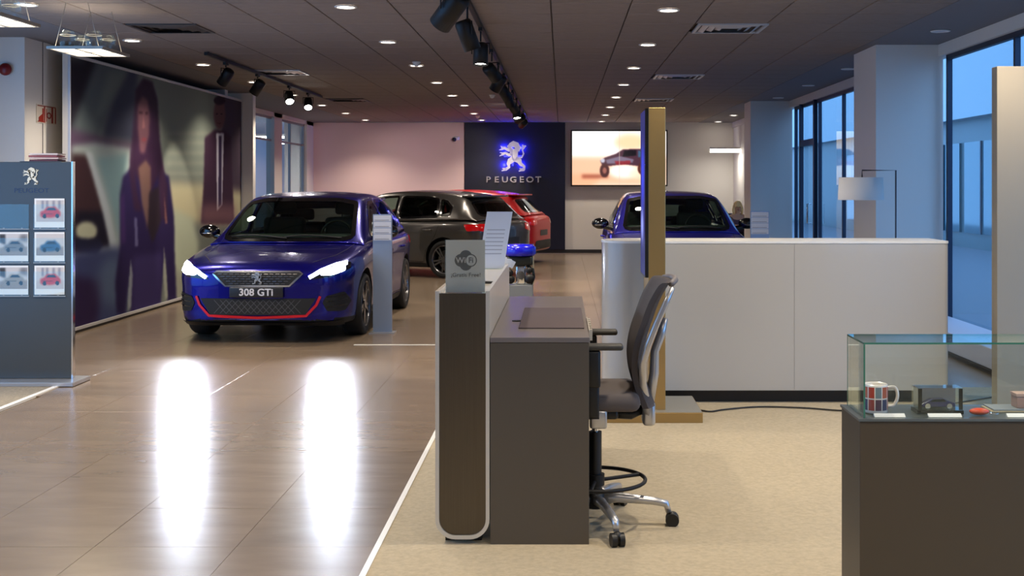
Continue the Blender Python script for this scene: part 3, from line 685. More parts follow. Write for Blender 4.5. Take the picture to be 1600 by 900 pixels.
BVH_ALL = BVHTree.FromPolygons(BV + GV, list(LBF) + [[i + len(BV) for i in f] for f in GHF])
DIRS = {'front': (Vector((0, -1, 0)), lambda a, b: Vector((a, 0, b))), 'rear': (Vector((0, 1, 0)), lambda a, b: Vector((a, 0, b))),
        'right': (Vector((1, 0, 0)), lambda a, b: Vector((0, a, b))), 'left': (Vector((-1, 0, 0)), lambda a, b: Vector((0, a, b))), 'top': (Vector((0, 0, 1)), lambda a, b: Vector((a, b, 0)))}
def decal(poly, side, off=.004, step=.05, bvh=None, mb=None):
    """patch with the outline poly (2d, metres) laid on the car's surface and lifted by off"""
    bvh = bvh or BVH_ALL; d, f = DIRS[side]; b = bmesh.new()
    b.faces.new([b.verts.new((p[0], p[1], 0)) for p in poly])
    xs = [p[0] for p in poly]; ys = [p[1] for p in poly]
    for ax, lo, hi in ((0, min(xs), max(xs)), (1, min(ys), max(ys))):
        n = int((hi - lo) / step); 
        for k in range(1, n + 1):
            no = Vector((1, 0, 0)) if ax == 0 else Vector((0, 1, 0))
            bmesh.ops.bisect_plane(b, geom=b.verts[:] + b.edges[:] + b.faces[:], plane_co=no * (lo + (hi - lo) * k / (n + 1)), plane_no=no)
    b.verts.ensure_lookup_table(); last = None; pts = []
    for v in b.verts:
        o = f(v.co.x, v.co.y) + d * 6; hit = bvh.ray_cast(o, -d)
        if hit[0] is None: h = bvh.find_nearest(f(v.co.x, v.co.y) + d * ((2 if side in ('front',) else 3) if side in ('front', 'rear') else .8)); pts.append(h[0] + d * off)
        else: pts.append(hit[0] + (hit[1] if hit[1].dot(d) > 0 else -hit[1]) * off)
    mb = mb or MB(); mb.add(pts, [[v.index for v in fc.verts] for fc in b.faces], True); b.free(); return mb
def offset_poly(poly, d):
    n = len(poly); A = sum(poly[i][0] * poly[(i + 1) % n][1] - poly[(i + 1) % n][0] * poly[i][1] for i in range(n)); s = 1 if A > 0 else -1; out = []
    for i in range(n):
        a, p, c = Vector(poly[i - 1]), Vector(poly[i]), Vector(poly[(i + 1) % n]); e1 = (p - a).normalized(); e2 = (c - p).normalized()
        n1 = Vector((e1.y, -e1.x)) * s; n2 = Vector((e2.y, -e2.x)) * s; m = (n1 + n2).normalized(); out.append(tuple(p + m * d / max(.5, m.dot(n1))))
    return out
def round_poly(poly, r=.25, k=3):
    out = []; n = len(poly)
    for i in range(n):
        a, p, c = Vector(poly[i - 1]), Vector(poly[i]), Vector(poly[(i + 1) % n]); s = p + (a - p) * min(r, .45); e = p + (c - p) * min(r, .45)
        for t in range(k + 1): u = t / k; out.append(tuple(s * (1 - u) ** 2 + p * 2 * u * (1 - u) + e * u * u))
    return out
def strip_decal(pts, w, side, off=.005, bvh=None, mb=None, closed=False):
    """narrow band along 2d points"""
    mb = mb or MB(); n = len(pts); dense = []
    for i in range(n if closed else n - 1):
        a = Vector(pts[i]); c = Vector(pts[(i + 1) % n]); k = max(1, int((c - a).length / .05))
        dense += [a + (c - a) * t / k for t in range(k)]
    if not closed: dense.append(Vector(pts[-1]))
    bvh = bvh or BVH_ALL; d, f = DIRS[side]; v = []; m = len(dense)
    for i, p in enumerate(dense):
        q = (dense[(i + 1) % m] - dense[i - 1]) if closed else (dense[min(i + 1, m - 1)] - dense[max(i - 1, 0)]); q.normalize(); nn = Vector((-q.y, q.x)) * w / 2
        for s in (-1, 1):
            c = p + nn * s; h = bvh.ray_cast(f(c.x, c.y) + d * 6, -d)
            if h[0] is None: h = bvh.find_nearest(f(c.x, c.y) + d * .8)
            v.append(h[0] + (h[1] if h[1].dot(d) > 0 else -h[1]) * off)
    fs = [(2 * i, 2 * i + 1, (2 * i + 3) % (2 * m), (2 * i + 2) % (2 * m)) for i in range(m if closed else m - 1)]
    return mb.add(v, fs, True)
WIN = {'front_window': [(1.46, .995), (1.95, 1.275), (2.15, 1.335), (2.41, 1.35), (2.43, .995)], 'rear_window': [(2.53, .995), (2.51, 1.352), (3.0, 1.345), (3.23, 1.315), (3.31, 1.02)],
       'quarter_window': [(3.37, 1.04), (3.30, 1.30), (3.42, 1.27), (3.54, 1.17), (3.53, 1.07)]}
WIN = {k: round_poly(v, .12) for k, v in WIN.items()}
SHIELD = round_poly([(-.69, .965), (-.595, 1.335), (-.40, 1.375), (.40, 1.375), (.595, 1.335), (.69, .965)], .12)
BACKW = round_poly([(-.60, 1.04), (-.52, 1.26), (.52, 1.26), (.60, 1.04)], .15)

# paints and trims
BLUE = mat('deep_blue_car_paint', (8, 4, 120), .25, metal=.7, coat=.5)
GREY = mat('dark_grey_car_paint', (92, 90, 90), .3, metal=.8, coat=1)
RED = mat('red_car_paint', (176, 6, 14), .4, metal=.2, coat=.35)
NBLUE = mat('navy_blue_car_paint', (34, 30, 150), .28, metal=.55, coat=1)
GLOSSB = mat('gloss_black_trim', (8, 8, 10), .12, coat=.6)
MATTB = mat('matt_black_trim', (14, 14, 15), .6)
TYRE = mat('tyre_rubber', (20, 20, 21), .75)
ALLOY = mat('dark_alloy', (120, 120, 124), .25, metal=.9)
DISC = mat('brake_disc', (120, 116, 112), .35, metal=1)
CARGL = glass_mat('tinted_car_glass', (178, 200, 190), (235, 245, 240), 1.5)
CARGLD = glass_mat('dark_car_glass', (100, 112, 110), (235, 245, 240), 1.5)
HEAD_ON = mat('lit_headlight', (255, 255, 255), .3, emit=(215, 226, 255), es=22)
HEAD_OFF = mat('headlight_lens', (150, 155, 165), .1, metal=.5, coat=1)
TAIL = mat('red_tail_lens', (150, 6, 12), .15, coat=1, emit=(150, 5, 8), es=.25)
SEATM = mat('charcoal_seat_fabric', (42, 42, 44), .8)
REDLIP = mat('red_grille_lip', (190, 12, 34), .35)
PLATE = mat('dark_plate', (24, 25, 30), .4)
LETTER = mat('plate_letters', (205, 205, 210), .5)

def make_car(paint, label, full=False):
    t = thing('car', label, 'car', (0, 0, 0))
    # lower body with wheel arches cut out
    b = MB(); b.add(LBV, LBF, True)
    me = b.mesh('body', [paint, MATTB]); tmp = bpy.data.objects.new('body', me); COL.objects.link(tmp)
    cut = MB()
    for y in (W1, W2):
        for s in (-1, 1): cut.cyl((s * .66, y, WZ + .01), (s * 1.1, y, WZ + .01), AR, n=40)
    cm_ = cut.mesh('cut', MATTB); co_ = bpy.data.objects.new('cut', cm_); COL.objects.link(co_)
    m = tmp.modifiers.new('b', 'BOOLEAN'); m.operation = 'DIFFERENCE'; m.object = co_; m.solver = 'EXACT'
    bpy.context.view_layer.update(); dg = bpy.context.evaluated_depsgraph_get()
    nm = bpy.data.meshes.new_from_object(tmp.evaluated_get(dg)); bpy.data.objects.remove(tmp); bpy.data.objects.remove(co_)
    for p in nm.polygons:
        c = p.center; p.use_smooth = True; p.material_index = 0
        for y in (W1, W2):
            if (c.y - y) ** 2 + (c.z - WZ - .01) ** 2 < (AR + .006) ** 2 and abs(c.x) < .895 and c.z < .72 and (abs(p.normal.x) < .75 or abs(c.x) < .7): p.material_index = 1
        if 1.2 < c.y < 3.95 and abs(c.x) < .78 and c.z > .8: p.material_index = 1
        if c.z < .235 and p.normal.z < .3: p.material_index = 1
    nm.name = 'body'; body = bpy.data.objects.new('body', nm); COL.objects.link(body); body.parent = t
    e = body.modifiers.new('edge', 'EDGE_SPLIT'); e.split_angle = .9
    # cabin shell with window openings
    keep = []
    for f in GHF:
        c = sum((GV[i] for i in f), Vector()) / 4; nn = (GV[f[2]] - GV[f[0]]).cross(GV[f[3]] - GV[f[1]]).normalized(); hole = False
        if abs(c.x) > .55:
            for w in WIN.values():
                if poly_mask(w, np.array([c.y]), np.array([c.z]))[0]: hole = True
        if c.y < 2.2 and poly_mask(SHIELD, np.array([c.x]), np.array([c.z]))[0]: hole = True
        if c.y > 3.5 and poly_mask(BACKW, np.array([c.x]), np.array([c.z]))[0]: hole = True
        if not hole: keep.append(f)
    g = MB(); g.add(GHV.tolist(), keep, True); cab = obj('roof_and_pillars', g, paint, t, local=True)
    so = cab.modifiers.new('thick', 'SOLIDIFY'); so.thickness = .018; so.offset = 1
    for side in ('left', 'right'):
        for nmw, w in WIN.items():
            p = obj(nmw, decal(w, side, .002, .08, BVH_G), CARGLD if nmw != 'front_window' else CARGL, t, local=True)
            obj('window_seal', strip_decal(w, .034, side, .005, BVH_G, closed=True), GLOSSB, p, local=True)
    p = obj('windscreen', decal(SHIELD, 'front', .002, .08, BVH_G), CARGL, t, local=True)
    obj('window_seal', strip_decal(SHIELD, .04, 'front', .005, BVH_G, closed=True), GLOSSB, p, local=True)
    wp = MB()
    for x0, x1 in ((-.60, .02), (.0, .58)):
        pp = [Vector((x0 + (x1 - x0) * k / 8, 0, .985 + .015 * math.sin(k * .5))) for k in range(9)]
        wp.tube([(BVH_G.ray_cast(q + Vector((0, -6, 0)), Vector((0, 1, 0)))[0] + Vector((0, -.02, .01))) for q in pp], .008, 6)
    obj('wiper', wp, MATTB, t, local=True)
    p = obj('rear_screen', decal(BACKW, 'rear', .002, .08, BVH_G), CARGLD, t, local=True)
    obj('window_seal', strip_decal(BACKW, .04, 'rear', .005, BVH_G, closed=True), GLOSSB, p, local=True)
    obj('roof_spoiler', MB().rbox(-.56, .56, 3.62, 3.86, 1.345, 1.375, .012), paint, t, local=True)
    # wheels
    for y in (W1, W2):
        for s in (-1, 1):
            M = Matrix.Translation((s * .785, y, WZ)) @ Matrix.Rotation(s * PI / 2, 4, 'Y')
            w = obj('wheel', MB().lathe([(.225, -.10), (.295, -.105), (.311, -.085), (.315, -.05), (.315, .05), (.311, .085), (.295, .105), (.225, .10), (.222, .06), (.222, -.06), (.225, -.10)], M, 40), TYRE, t, local=True)
            r = MB().lathe([(.222, -.09), (.21, .07), (.226, .10), (.232, .104), (.232, .098)], M, 36)
            for k in range(5):
                for dv in (-.16, .16):
                    a = 2 * PI * k / 5 + dv; Ms = M @ Matrix.Rotation(a, 4, 'Z')
                    r.prism([(.03, -.018), (.215, -.013), (.215, .013), (.03, .018)], Ms @ Matrix.Translation((0, 0, .068)), .02)
            r.cyl(M @ Vector((0, 0, .03)), M @ Vector((0, 0, .095)), .05, n=20)
            obj('rim', r, ALLOY, w, local=True)
            obj('brake_disc', MB().cyl(M @ Vector((0, 0, .0)), M @ Vector((0, 0, .02)), .155, n=28), DISC, w, local=True)
    # mirrors
    for s in (-1, 1):
        mm = MB().ell((s * .985, 1.60, 1.03), (.115, .065, .075), 20).cyl((s * .80, 1.58, .96), (s * .93, 1.60, .985), .03, .035, n=10)
        mo = obj('side_mirror', mm, GLOSSB if full or paint is NBLUE else paint, t, local=True)
        obj('indicator', MB().ell((s * 1.0, 1.545, 1.012), (.07, .016, .008), 10), CHROME, mo, local=True)
    # door gaps, handles, sills
    for side, s in (('left', -1), ('right', 1)):
        g = MB()
        for pl in ([(1.36, .90), (1.33, .62), (1.36, .30)], [(2.47, .93), (2.48, .6), (2.46, .28)], [(3.40, .93), (3.33, .74), (3.22, .58), (3.12, .46), (3.08, .28)], [(1.36, .29), (3.08, .27)]):
            strip_decal(pl, .009, side, .0015, BVH_B, g)
        obj('door_gaps', g, MATTB, t, local=True)
        obj('sill', strip_decal([(1.28, .225), (3.06, .225)], .06, side, .006, BVH_B), MATTB, t, local=True)
        for y in (2.22, 3.16):
            h = BVH_B.ray_cast(Vector((s * 3, y, .80)), Vector((-s, 0, 0)))[0]
            obj('door_handle', MB().tube([h + Vector((s * .0, -.09, 0)), h + Vector((s * .028, -.07, 0)), h + Vector((s * .03, .07, 0)), h + Vector((0, .09, 0))], .012, 8), paint if not full else paint, t, local=True)
    # cabin interior
    inn = MB(); inn.rbox(-.70, .70, 1.28, 1.72, .93, 1.005, .03)
    obj('dashboard', inn, mat('dashboard_grey', (46, 46, 48), .6), t, local=True)
    obj('steering_wheel', MB().tube([(.36 + .17 * math.cos(a), 1.86 + .04 * math.sin(a), .98 + .16 * math.sin(a)) for a in np.linspace(0, 2 * PI, 24, endpoint=False)], .014, 6, True), MATTB, t, local=True)
    for y in (2.38, 3.28):
        for x in (-.36, .36):
            s_ = obj('seat', MB().rbox(x - .24, x + .24, y - .07, y + .08, .90, 1.17 if y < 3 else 1.09, .05), SEATM, t, local=True)
            obj('headrest', MB().rbox(x - .13, x + .13, y - .03, y + .06, (1.20 if y < 3 else 1.11), (1.35 if y < 3 else 1.25), .035).cyl((x - .05, y + .01, 1.05), (x - .05, y + .01, 1.22), .008, n=8).cyl((x + .05, y + .01, 1.05), (x + .05, y + .01, 1.22), .008, n=8), SEATM, s_, local=True)
    # tail
    for s in (-1, 1):
        tl = decal(round_poly([(s * .47, .80), (s * .50, .90), (s * .78, .91), (s * .80, .80), (s * .66, .76)], .15), 'rear', .008, .05, BVH_B)
        decal(round_poly([(3.93, .79), (3.86, .90), (4.12, .90), (4.13, .80)], .15), 'right' if s > 0 else 'left', .008, .05, BVH_B, tl)
        obj('tail_light', tl, TAIL, t, local=True)
    p = obj('rear_bumper_insert', decal(round_poly([(-.62, .30), (-.56, .47), (.56, .47), (.62, .30)], .15), 'rear', .006, .06, BVH_B), MATTB, t, local=True)
    obj('rear_plate_recess', decal([(-.27, .56), (-.27, .67), (.27, .67), (.27, .56)], 'rear', .006, .06, BVH_B), PLATE, t, local=True)
    # front
    for s in (-1, 1):
        hp = [(s * .475, .625), (s * .52, .685), (s * .72, .775), (s * .825, .775), (s * .835, .715), (s * .70, .645)]
        hl = obj('headlight', decal(round_poly(hp, .12), 'front', .006, .04, BVH_B), HEAD_OFF if not full else GLOSSB, t, local=True)
        if full:
            bar = strip_decal([(s * .50, .645), (s * .60, .70), (s * .72, .75), (s * .80, .765)], .032, 'front', .014, BVH_B)
            decal(round_poly([(s * .60, .665), (s * .64, .715), (s * .79, .755), (s * .80, .70), (s * .71, .665)], .2), 'front', .011, .04, BVH_B, bar)
            obj('light_bar', bar, HEAD_ON, hl, local=True)
    gp = [(-.40, .70), (.40, .70), (.435, .68), (.31, .565), (-.31, .565), (-.435, .68)]
    gr = obj('grille', decal(gp, 'front', .006, .05, BVH_B), MATTB, t, local=True)
    obj('grille_surround', strip_decal(gp, .016, 'front', .010, BVH_B, closed=True), CHROME, gr, local=True)
    if full:
        gb = MB()
        for k in range(1, 6):
            z = .565 + k * .0225; w = .31 + (z - .565) * 1.05
            for j in range(-7, 8):
                x = j * .056 + (.028 if k % 2 else 0)
                if abs(x) < w - .03: strip_decal([(x - .02, z), (x + .02, z)], .007, 'front', .012, BVH_B, gb)
        obj('grille_studs', gb, ALLOY, gr, local=True)
        yy = BVH_B.ray_cast(Vector((0, -5, .635)), Vector((0, 1, 0)))[0].y
        obj('lion_badge', emblem_mb(front_at(0, yy - .012, .642), .12, .012), CHROME, gr, local=True)
        li = obj('lower_grille', decal([(-.56, .445), (.56, .445), (.46, .285), (-.46, .285)], 'front', .006, .05, BVH_B), MATTB, t, local=True)
        obj('red_lip', strip_decal([(-.60, .465), (-.565, .38), (-.47, .278), (0, .262), (.47, .278), (.565, .38), (.60, .465)], .024, 'front', .013, BVH_B), REDLIP, li, local=True)
        mh = MB()
        for k in range(-9, 10):
            for sg in (-1, 1):
                x0 = k * .06
                pl = [(x0 - sg * .06, .30), (x0 + sg * .06, .43)]
                if max(abs(p_[0]) for p_ in pl) < .47: strip_decal(pl, .006, 'front', .010, BVH_B, mh)
        obj('honeycomb_mesh', mh, mat('grille_mesh_grey', (70, 70, 74), .4), li, local=True)
        for s in (-1, 1):
            v = obj('fog_vent', decal(round_poly([(s * .62, .40), (s * .655, .465), (s * .80, .50), (s * .84, .40), (s * .80, .31), (s * .66, .32)], .15), 'front', .006, .04, BVH_B), MATTB, t, local=True)
            fn = MB()
            for z in (.36, .41, .455): strip_decal([(s * .655, z), (s * .81, z + .012)], .010, 'front', .014, BVH_B, fn)
            obj('vent_fin', fn, GLOSSB, v, local=True)
        pl = obj('name_plate', MB().rbox(-.26, .26, yy - .04, yy - .02, .455, .555, .008), PLATE, t, local=True)
        obj('plate_lettering', text_mb('308 GTi', .095, .002, front_at(0, yy - .041, .505), 1.05, bold=.002), LETTER, pl, local=True)
        obj('front_splitter', strip_decal([(-.78, .205), (-.5, .20), (0, .20), (.5, .20), (.78, .205)], .04, 'front', .02, BVH_B), MATTB, t, local=True)
    # rounded panel line of the bonnet
    for s in (-1, 1): obj('bonnet_gap', strip_decal([(s * .50, .14), (s * .66, .45), (s * .70, .80), (s * .72, 1.08)], .007, 'top', .0015, BVH_B), MATTB, t, local=True)
    return t
def place(t, x, y, rz): t.location = (x, y, 0); t.rotation_euler.z = rz; return t
c1 = place(make_car(BLUE, 'deep blue hatchback facing the camera with lit headlights and red grille lip', True), -2.935, 11.42, math.radians(-1.5))
for s in (-1, 1):                                             # the lit headlamps' own light
    for dx, pw in ((.72, 115),):
        o = spot('headlamp_light', (s * dx, -.02, .72), (s * dx * .9 + 1.0, -6, -.15), pw, (.80, .86, 1.0), math.radians(75), .9, .075); o.parent = c1
base = make_car(GREY, 'dark grey hatchback standing behind the blue car, tail to the right')
def recolour(c, paint):
    for ch in c.children_recursive:
        for sl in ch.material_slots:
            if sl.material is GREY: sl.link = 'OBJECT'; sl.material = paint
    return c
c3 = copy_tree(base); c3['label'] = 'red hatchback behind the grey car, only its tail visible'; recolour(c3, RED)
c4 = copy_tree(base); c4['label'] = 'blue car facing the camera behind the long white counter'; recolour(c4, NBLUE)
for ch in c4.children:
    if ch.name.startswith('side_mirror'): ch.material_slots[0].link = 'OBJECT'; ch.material_slots[0].material = GLOSSB
ang = math.radians(-62)                                       # nose to the far left, tail near right
place(base, -3.9, 21.6, ang); place(c3, -3.9, 25.0, ang); place(c4, 1.50, 14.3, 0)
def tail_to(c, a, tx, ty): c.rotation_euler.z = a; c.location = (tx + 4.25 * math.sin(a), ty - 4.25 * math.cos(a), 0)
# car's local +y is its tail: rotate so the tail points right and towards the viewer
tail_to(base, math.radians(-119), -.86, 20.0); tail_to(c3, math.radians(-104), -.36, 23.6)
for c in (c1, base, c3, c4): c['group'] = 'showroom cars'
# ---------------- reception desk ----------------
YA, YB = 5.02, 6.90
t = thing('reception_counter', 'slim white-edged counter slab with rounded foot and brushed steel end', 'counter', (-.422, (YA + YB) / 2, 0))
def ushape(w, x0, x1, z0, z1, r, n=8):
    """outline of a U with rounded lower corners, from the top left down, along and up"""
    p = [(x0 + w, z1)]
    for k in range(n + 1): a = PI + k * PI / 2 / n; p.append((x0 + r + (r - w) * math.cos(a), z0 + r + (r - w) * math.sin(a)))
    for k in range(n + 1): a = 1.5 * PI + k * PI / 2 / n; p.append((x1 - r + (r - w) * math.cos(a), z0 + r + (r - w) * math.sin(a)))
    p.append((x1 - w, z1)); return p
x0, x1, z0, z1 = -.537, -.307, .025, 1.078
o_ = ushape(0, x0, x1, z0, z1, .085); i_ = ushape(.016, x0, x1, z0, z1, .085); sh = MB(); n = len(o_)
vv = [(x, YA, z) for x, z in o_] + [(x, YA, z) for x, z in i_] + [(x, YB, z) for x, z in o_] + [(x, YB, z) for x, z in i_]
ff = []
for k in range(n - 1):
    ff += [(k, k + 1, n + k + 1, n + k), (2 * n + k, 3 * n + k, 3 * n + k + 1, 2 * n + k + 1), (k, 2 * n + k, 2 * n + k + 1, k + 1), (n + k, n + k + 1, 3 * n + k + 1, 3 * n + k)]
ff += [(0, n, 3 * n, 2 * n), (n - 1, 3 * n - 1, 4 * n - 1, 2 * n - 1)]
sh.add(vv, ff); obj('shell', sh, GLOSSW, t)
obj('end_panel', MB().prism([(x, z) for x, z in ushape(.0165, x0, x1, z0, 1.066, .085)], front_at(0, YA + .045, 0), .035), STEEL, t)
obj('top_panel', MB().box(x0 + .017, x1 - .017, YA + .05, YB, 1.03, 1.062), GLOSSW, t)
obj('foot', MB().box(-.50, -.344, YA + .06, YB - .06, 0, .03), BLACK, t)
t = thing('reception_desk', 'grey-brown box desk fixed to the right of the white-edged counter', 'desk', (-.09, (YA + YB) / 2, 0))
obj('end_panel', MB().box(-.304, .115, YA, YA + .03, .0, .858), GREYDESK, t, .002)
obj('end_panel', MB().box(-.304, .115, YB - .03, YB, .0, .858), GREYDESK, t, .002)
obj('back_panel', MB().box(-.304, -.28, YA + .03, YB - .03, .1, .858), GREYDESK, t)
obj('worktop', MB().box(-.304, .118, YA - .004, YB + .004, .860, .882), mat('desk_top_laminate', (120, 112, 110), .35), t, .002)
obj('cable_grommet', MB().cyl((-.215, 5.62, .8822), (-.215, 5.62, .886), .022, n=20), BLACK, t)
t = thing('desk_pad', 'soft dark grey pad lying on the grey desk top', 'desk pad', (-.08, 5.75, .882))
obj('pad', MB().rbox(-.195, .10, 5.32, 6.2, .8825, .888, .002), mat('desk_pad_fabric', (84, 72, 76), .7), t)
t = thing('cable_clip_rail', 'small white notched clip rail on the right edge of the desk', 'clip rail', (.128, 5.5, .82))
cl = MB().box(.1185, .123, 5.2, 5.75, .80, .89)
for k in range(6): cl.box(.119, .135, 5.24 + k * .085, 5.27 + k * .085, .84, .888)
obj('rail', cl, GLOSSW, t)
# wifi sign in its acrylic stand
t = thing('wifi_sign', 'acrylic table sign with grey wireless symbol on the counter end', 'sign', (-.418, 5.10, 1.062))
zt = 1.292; tilt = .0
sg = MB().box(-.498, -.330, 5.075, 5.079, 1.068, zt); obj('card', sg, mat('sign_card', (205, 198, 186), .5), t)
obj('acrylic_front', MB().box(-.500, -.328, 5.068, 5.071, 1.064, zt + .003), CLEAR, t)
obj('acrylic_base', MB().box(-.500, -.328, 5.068, 5.14, 1.0625, 1.066), CLEAR, t)
gl = mat('sign_print_grey', (92, 84, 78), .6); bl_ = MB()
cx, cz = -.412, 1.205
for (dx, dz, r) in ((-.020, 0, .028), (.020, 0, .028), (0, .018, .026), (0, -.018, .026)):
    bl_.prism([(cx + dx + r * math.cos(a), cz + dz + r * math.sin(a)) for a in np.linspace(0, 2 * PI, 24, endpoint=False)], front_at(0, 5.0748 - .0001 * len(bl_.v) / 100, 0), .0004)
obj('symbol', bl_, gl, t)
obj('symbol_letters', text_mb('Wi', .034, .0003, front_at(cx - .021, 5.0728, cz), 1, bold=.0006), mat('sign_card', (205, 198, 186)), t)
obj('symbol_disc', MB().prism([(cx + .022 + .021 * math.cos(a), cz + .023 * math.sin(a)) for a in np.linspace(0, 2 * PI, 24, endpoint=False)], front_at(0, 5.0731, 0), .0003), mat('sign_card', (205, 198, 186)), t)
obj('symbol_letters', text_mb('Fi', .032, .0003, front_at(cx + .022, 5.0724, cz), 1, bold=.0006), gl, t)
obj('sign_lettering', text_mb('¡Gratis Free!', .024, .0003, front_at(cx, 5.0735, 1.142), 1.05), gl, t)
# leaning document holder at the far end
t = thing('document_holder', 'white leaning price sheet holder at the far end of the counter', 'document holder', (-.42, 6.55, 1.062))
dh = MB(); a = Vector((-.47, 6.62, 1.064)); w_ = Vector((.145, 0, 0)); up = Vector((.045, .10, .315))
dh.add([a, a + w_, a + w_ + up, a + up, a + Vector((0, .006, 0)), a + w_ + Vector((0, .006, 0)), a + w_ + up + Vector((0, .006, 0)), a + up + Vector((0, .006, 0))],
       [(0, 1, 2, 3), (5, 4, 7, 6), (0, 4, 5, 1), (1, 5, 6, 2), (2, 6, 7, 3), (3, 7, 4, 0)])
obj('sheet', dh, mat('sheet_white', (214, 220, 232), .35), t)
obj('foot', MB().box(-.475, -.32, 6.58, 6.72, 1.0625, 1.066), CLEAR, t)
tx = MB()
for k in range(7):
    q = a + up * (.25 + .07 * k) + w_ * .12 + Vector((0, -.0006, 0)); tx.add([q, q + w_ * .7, q + w_ * .7 + up * .015, q + up * .015], [(0, 1, 2, 3)])
obj('text_lines', tx, mat('faint_text', (160, 165, 178), .6), t)
t = thing('pen', 'black pen lying on the counter behind the wireless sign', 'pen', (-.36, 5.6, 1.062))
obj('barrel', MB().cyl((-.40, 5.62, 1.068), (-.325, 5.60, 1.068), .006, n=10), BLACK, t); obj('tip', MB().cyl((-.325, 5.60, 1.068), (-.312, 5.597, 1.068), .006, .001, n=10), CHROME, t)
t = thing('leaflet_fan', 'small fan of white leaflets standing at the far counter corner', 'leaflets', (-.305, 6.8, 1.062))
lf = MB()
for k, r in enumerate((-.35, -.1, .2, .5)):
    M = Matrix.Translation((-.36 + .014 * k, 6.77 + .03 * k, 1.063)) @ Matrix.Rotation(r, 4, 'Y'); lf.box(0, .035, 0, .002, .0, .055 - .004 * k, M=M)
obj('leaflets', lf, PAPER, t)

# engine exhibit behind the desk
ex, ey = -.355, 10.0
t = thing('engine_exhibit', 'cutaway engine with a blue cap on a grey plinth under a clear case', 'exhibit', (ex, ey, 0))
obj('plinth', MB().box(ex - .12, ex + .11, ey - .12, ey + .12, 0, .70), mat('plinth_grey', (122, 126, 128), .5), t, .004)
obj('blue_cap', MB().lathe([(.0005, .085), (.11, .085), (.135, .06), (.137, .01), (.125, -.01), (.0005, -.01)], Matrix.Translation((ex, ey, .95)), 32), mat('blue_plastic', (14, 14, 190), .25, coat=.5), t)
obj('cylinder_head', MB().rbox(ex - .11, ex + .11, ey - .09, ey + .09, .86, .939, .02), mat('engine_dark', (52, 54, 48), .5, metal=.5), t)
obj('block', MB().rbox(ex - .03, ex + .05, ey - .08, ey + .08, .70, .86, .012).cyl((ex + .01, ey - .09, .78), (ex + .01, ey + .09, .78), .035, n=16), CHROME, t)
for i, (dx, dz, r) in enumerate(((-.075, .745, .035), (-.08, .80, .028), (.085, .75, .04), (.08, .82, .026))): obj('pulley', MB().lathe([(.0005, 0), (r, 0), (r, .012), (r * .8, .02), (r, .028), (r, .05), (.0005, .05)], Matrix.Translation((ex + dx, ey - .07, dz)) @ Matrix.Rotation(PI / 2, 4, 'X'), 20), BLACKM, t)
obj('hose', MB().tube([(ex + .06, ey - .05, .86), (ex + .11, ey - .06, .83), (ex + .12, ey - .05, .76), (ex + .10, ey - .02, .705)], .012, 8), BLACK, t)
obj('case_panel', MB().box(ex + .112, ex + .116, ey - .12, ey + .12, .70, 1.04), CLEAR, t)

# ---------------- drafting chair ----------------
hx, hy = .15, 5.33
t = thing('drafting_chair', 'high office chair with grey mesh back and silver star base behind the desk', 'chair', (hx, hy, 0))
MESHF = mat('grey_mesh_fabric', (74, 68, 70), .75, bump=(900, .5)); SEATF = mat('grey_seat_fabric', (88, 80, 78), .85)
obj('hub', MB().lathe([(.0005, .075), (.045, .08), (.05, .12), (.034, .16), (.0005, .16)], Matrix.Translation((hx, hy, 0)), 24), BLACK, t)
angs = [math.radians(a) for a in (-4, -76, 68, 140, 212)]
for a in angs:
    d = Vector((math.cos(a), math.sin(a), 0)); c = Vector((hx, hy, 0))
    lg = obj('leg', MB().tube([c + d * .03 + Vector((0, 0, .115)), c + d * .10 + Vector((0, 0, .125)), c + d * .26 + Vector((0, 0, .112)), c + d * .318 + Vector((0, 0, .10)), c + d * .33 + Vector((0, 0, .062))], [.024, .023, .018, .017, .013], 10), SILVER, t)
    w = c + d * .345; s = d.cross(Vector((0, 0, 1)))
    cs = MB()
    for k in (-1, 1): cs.cyl(w + s * k * .006 + Vector((0, 0, .0305)), w + s * k * .028 + Vector((0, 0, .0305)), .030, n=20)
    cs.ell(w + Vector((0, 0, .045)), (.022, .022, .022), 12); obj('castor', cs, BLACK, lg)
obj('gas_column', MB().cyl((hx, hy, .13), (hx, hy, .42), .029, n=24), BLACK, t)
obj('piston', MB().cyl((hx, hy, .42), (hx, hy, .50), .015, n=16), CHROME, t)
fr = MB().tube([(hx + .225 * math.cos(a), hy + .225 * math.sin(a), .205) for a in np.linspace(0, 2 * PI, 48, endpoint=False)], .009, 8, True)
fr.cyl((hx, hy, .18), (hx, hy, .23), .042, n=20)
for a in (.4, .4 + 2.09, .4 + 4.19): fr.cyl((hx + .03 * math.cos(a), hy + .03 * math.sin(a), .20), (hx + .22 * math.cos(a), hy + .22 * math.sin(a), .205), .009, n=8)
obj('foot_ring', fr, BLACKM, t)
obj('mechanism', MB().rbox(hx - .16, hx + .10, hy - .10, hy + .10, .49, .535, .015).tube([(hx + .05, hy, .51), (hx + .16, hy, .495), (hx + .235, hy, .53)], [.03, .022, .02], 10), BLACK, t)
obj('side_plate', MB().rbox(hx - .03, hx + .045, hy - .225, hy - .20, .475, .555, .01), SILVER, t)
st = MB().rbox(hx - .30, hx + .19, hy - .235, hy + .235, .545, .625, .035); so = obj('seat', st, SEATF, t)
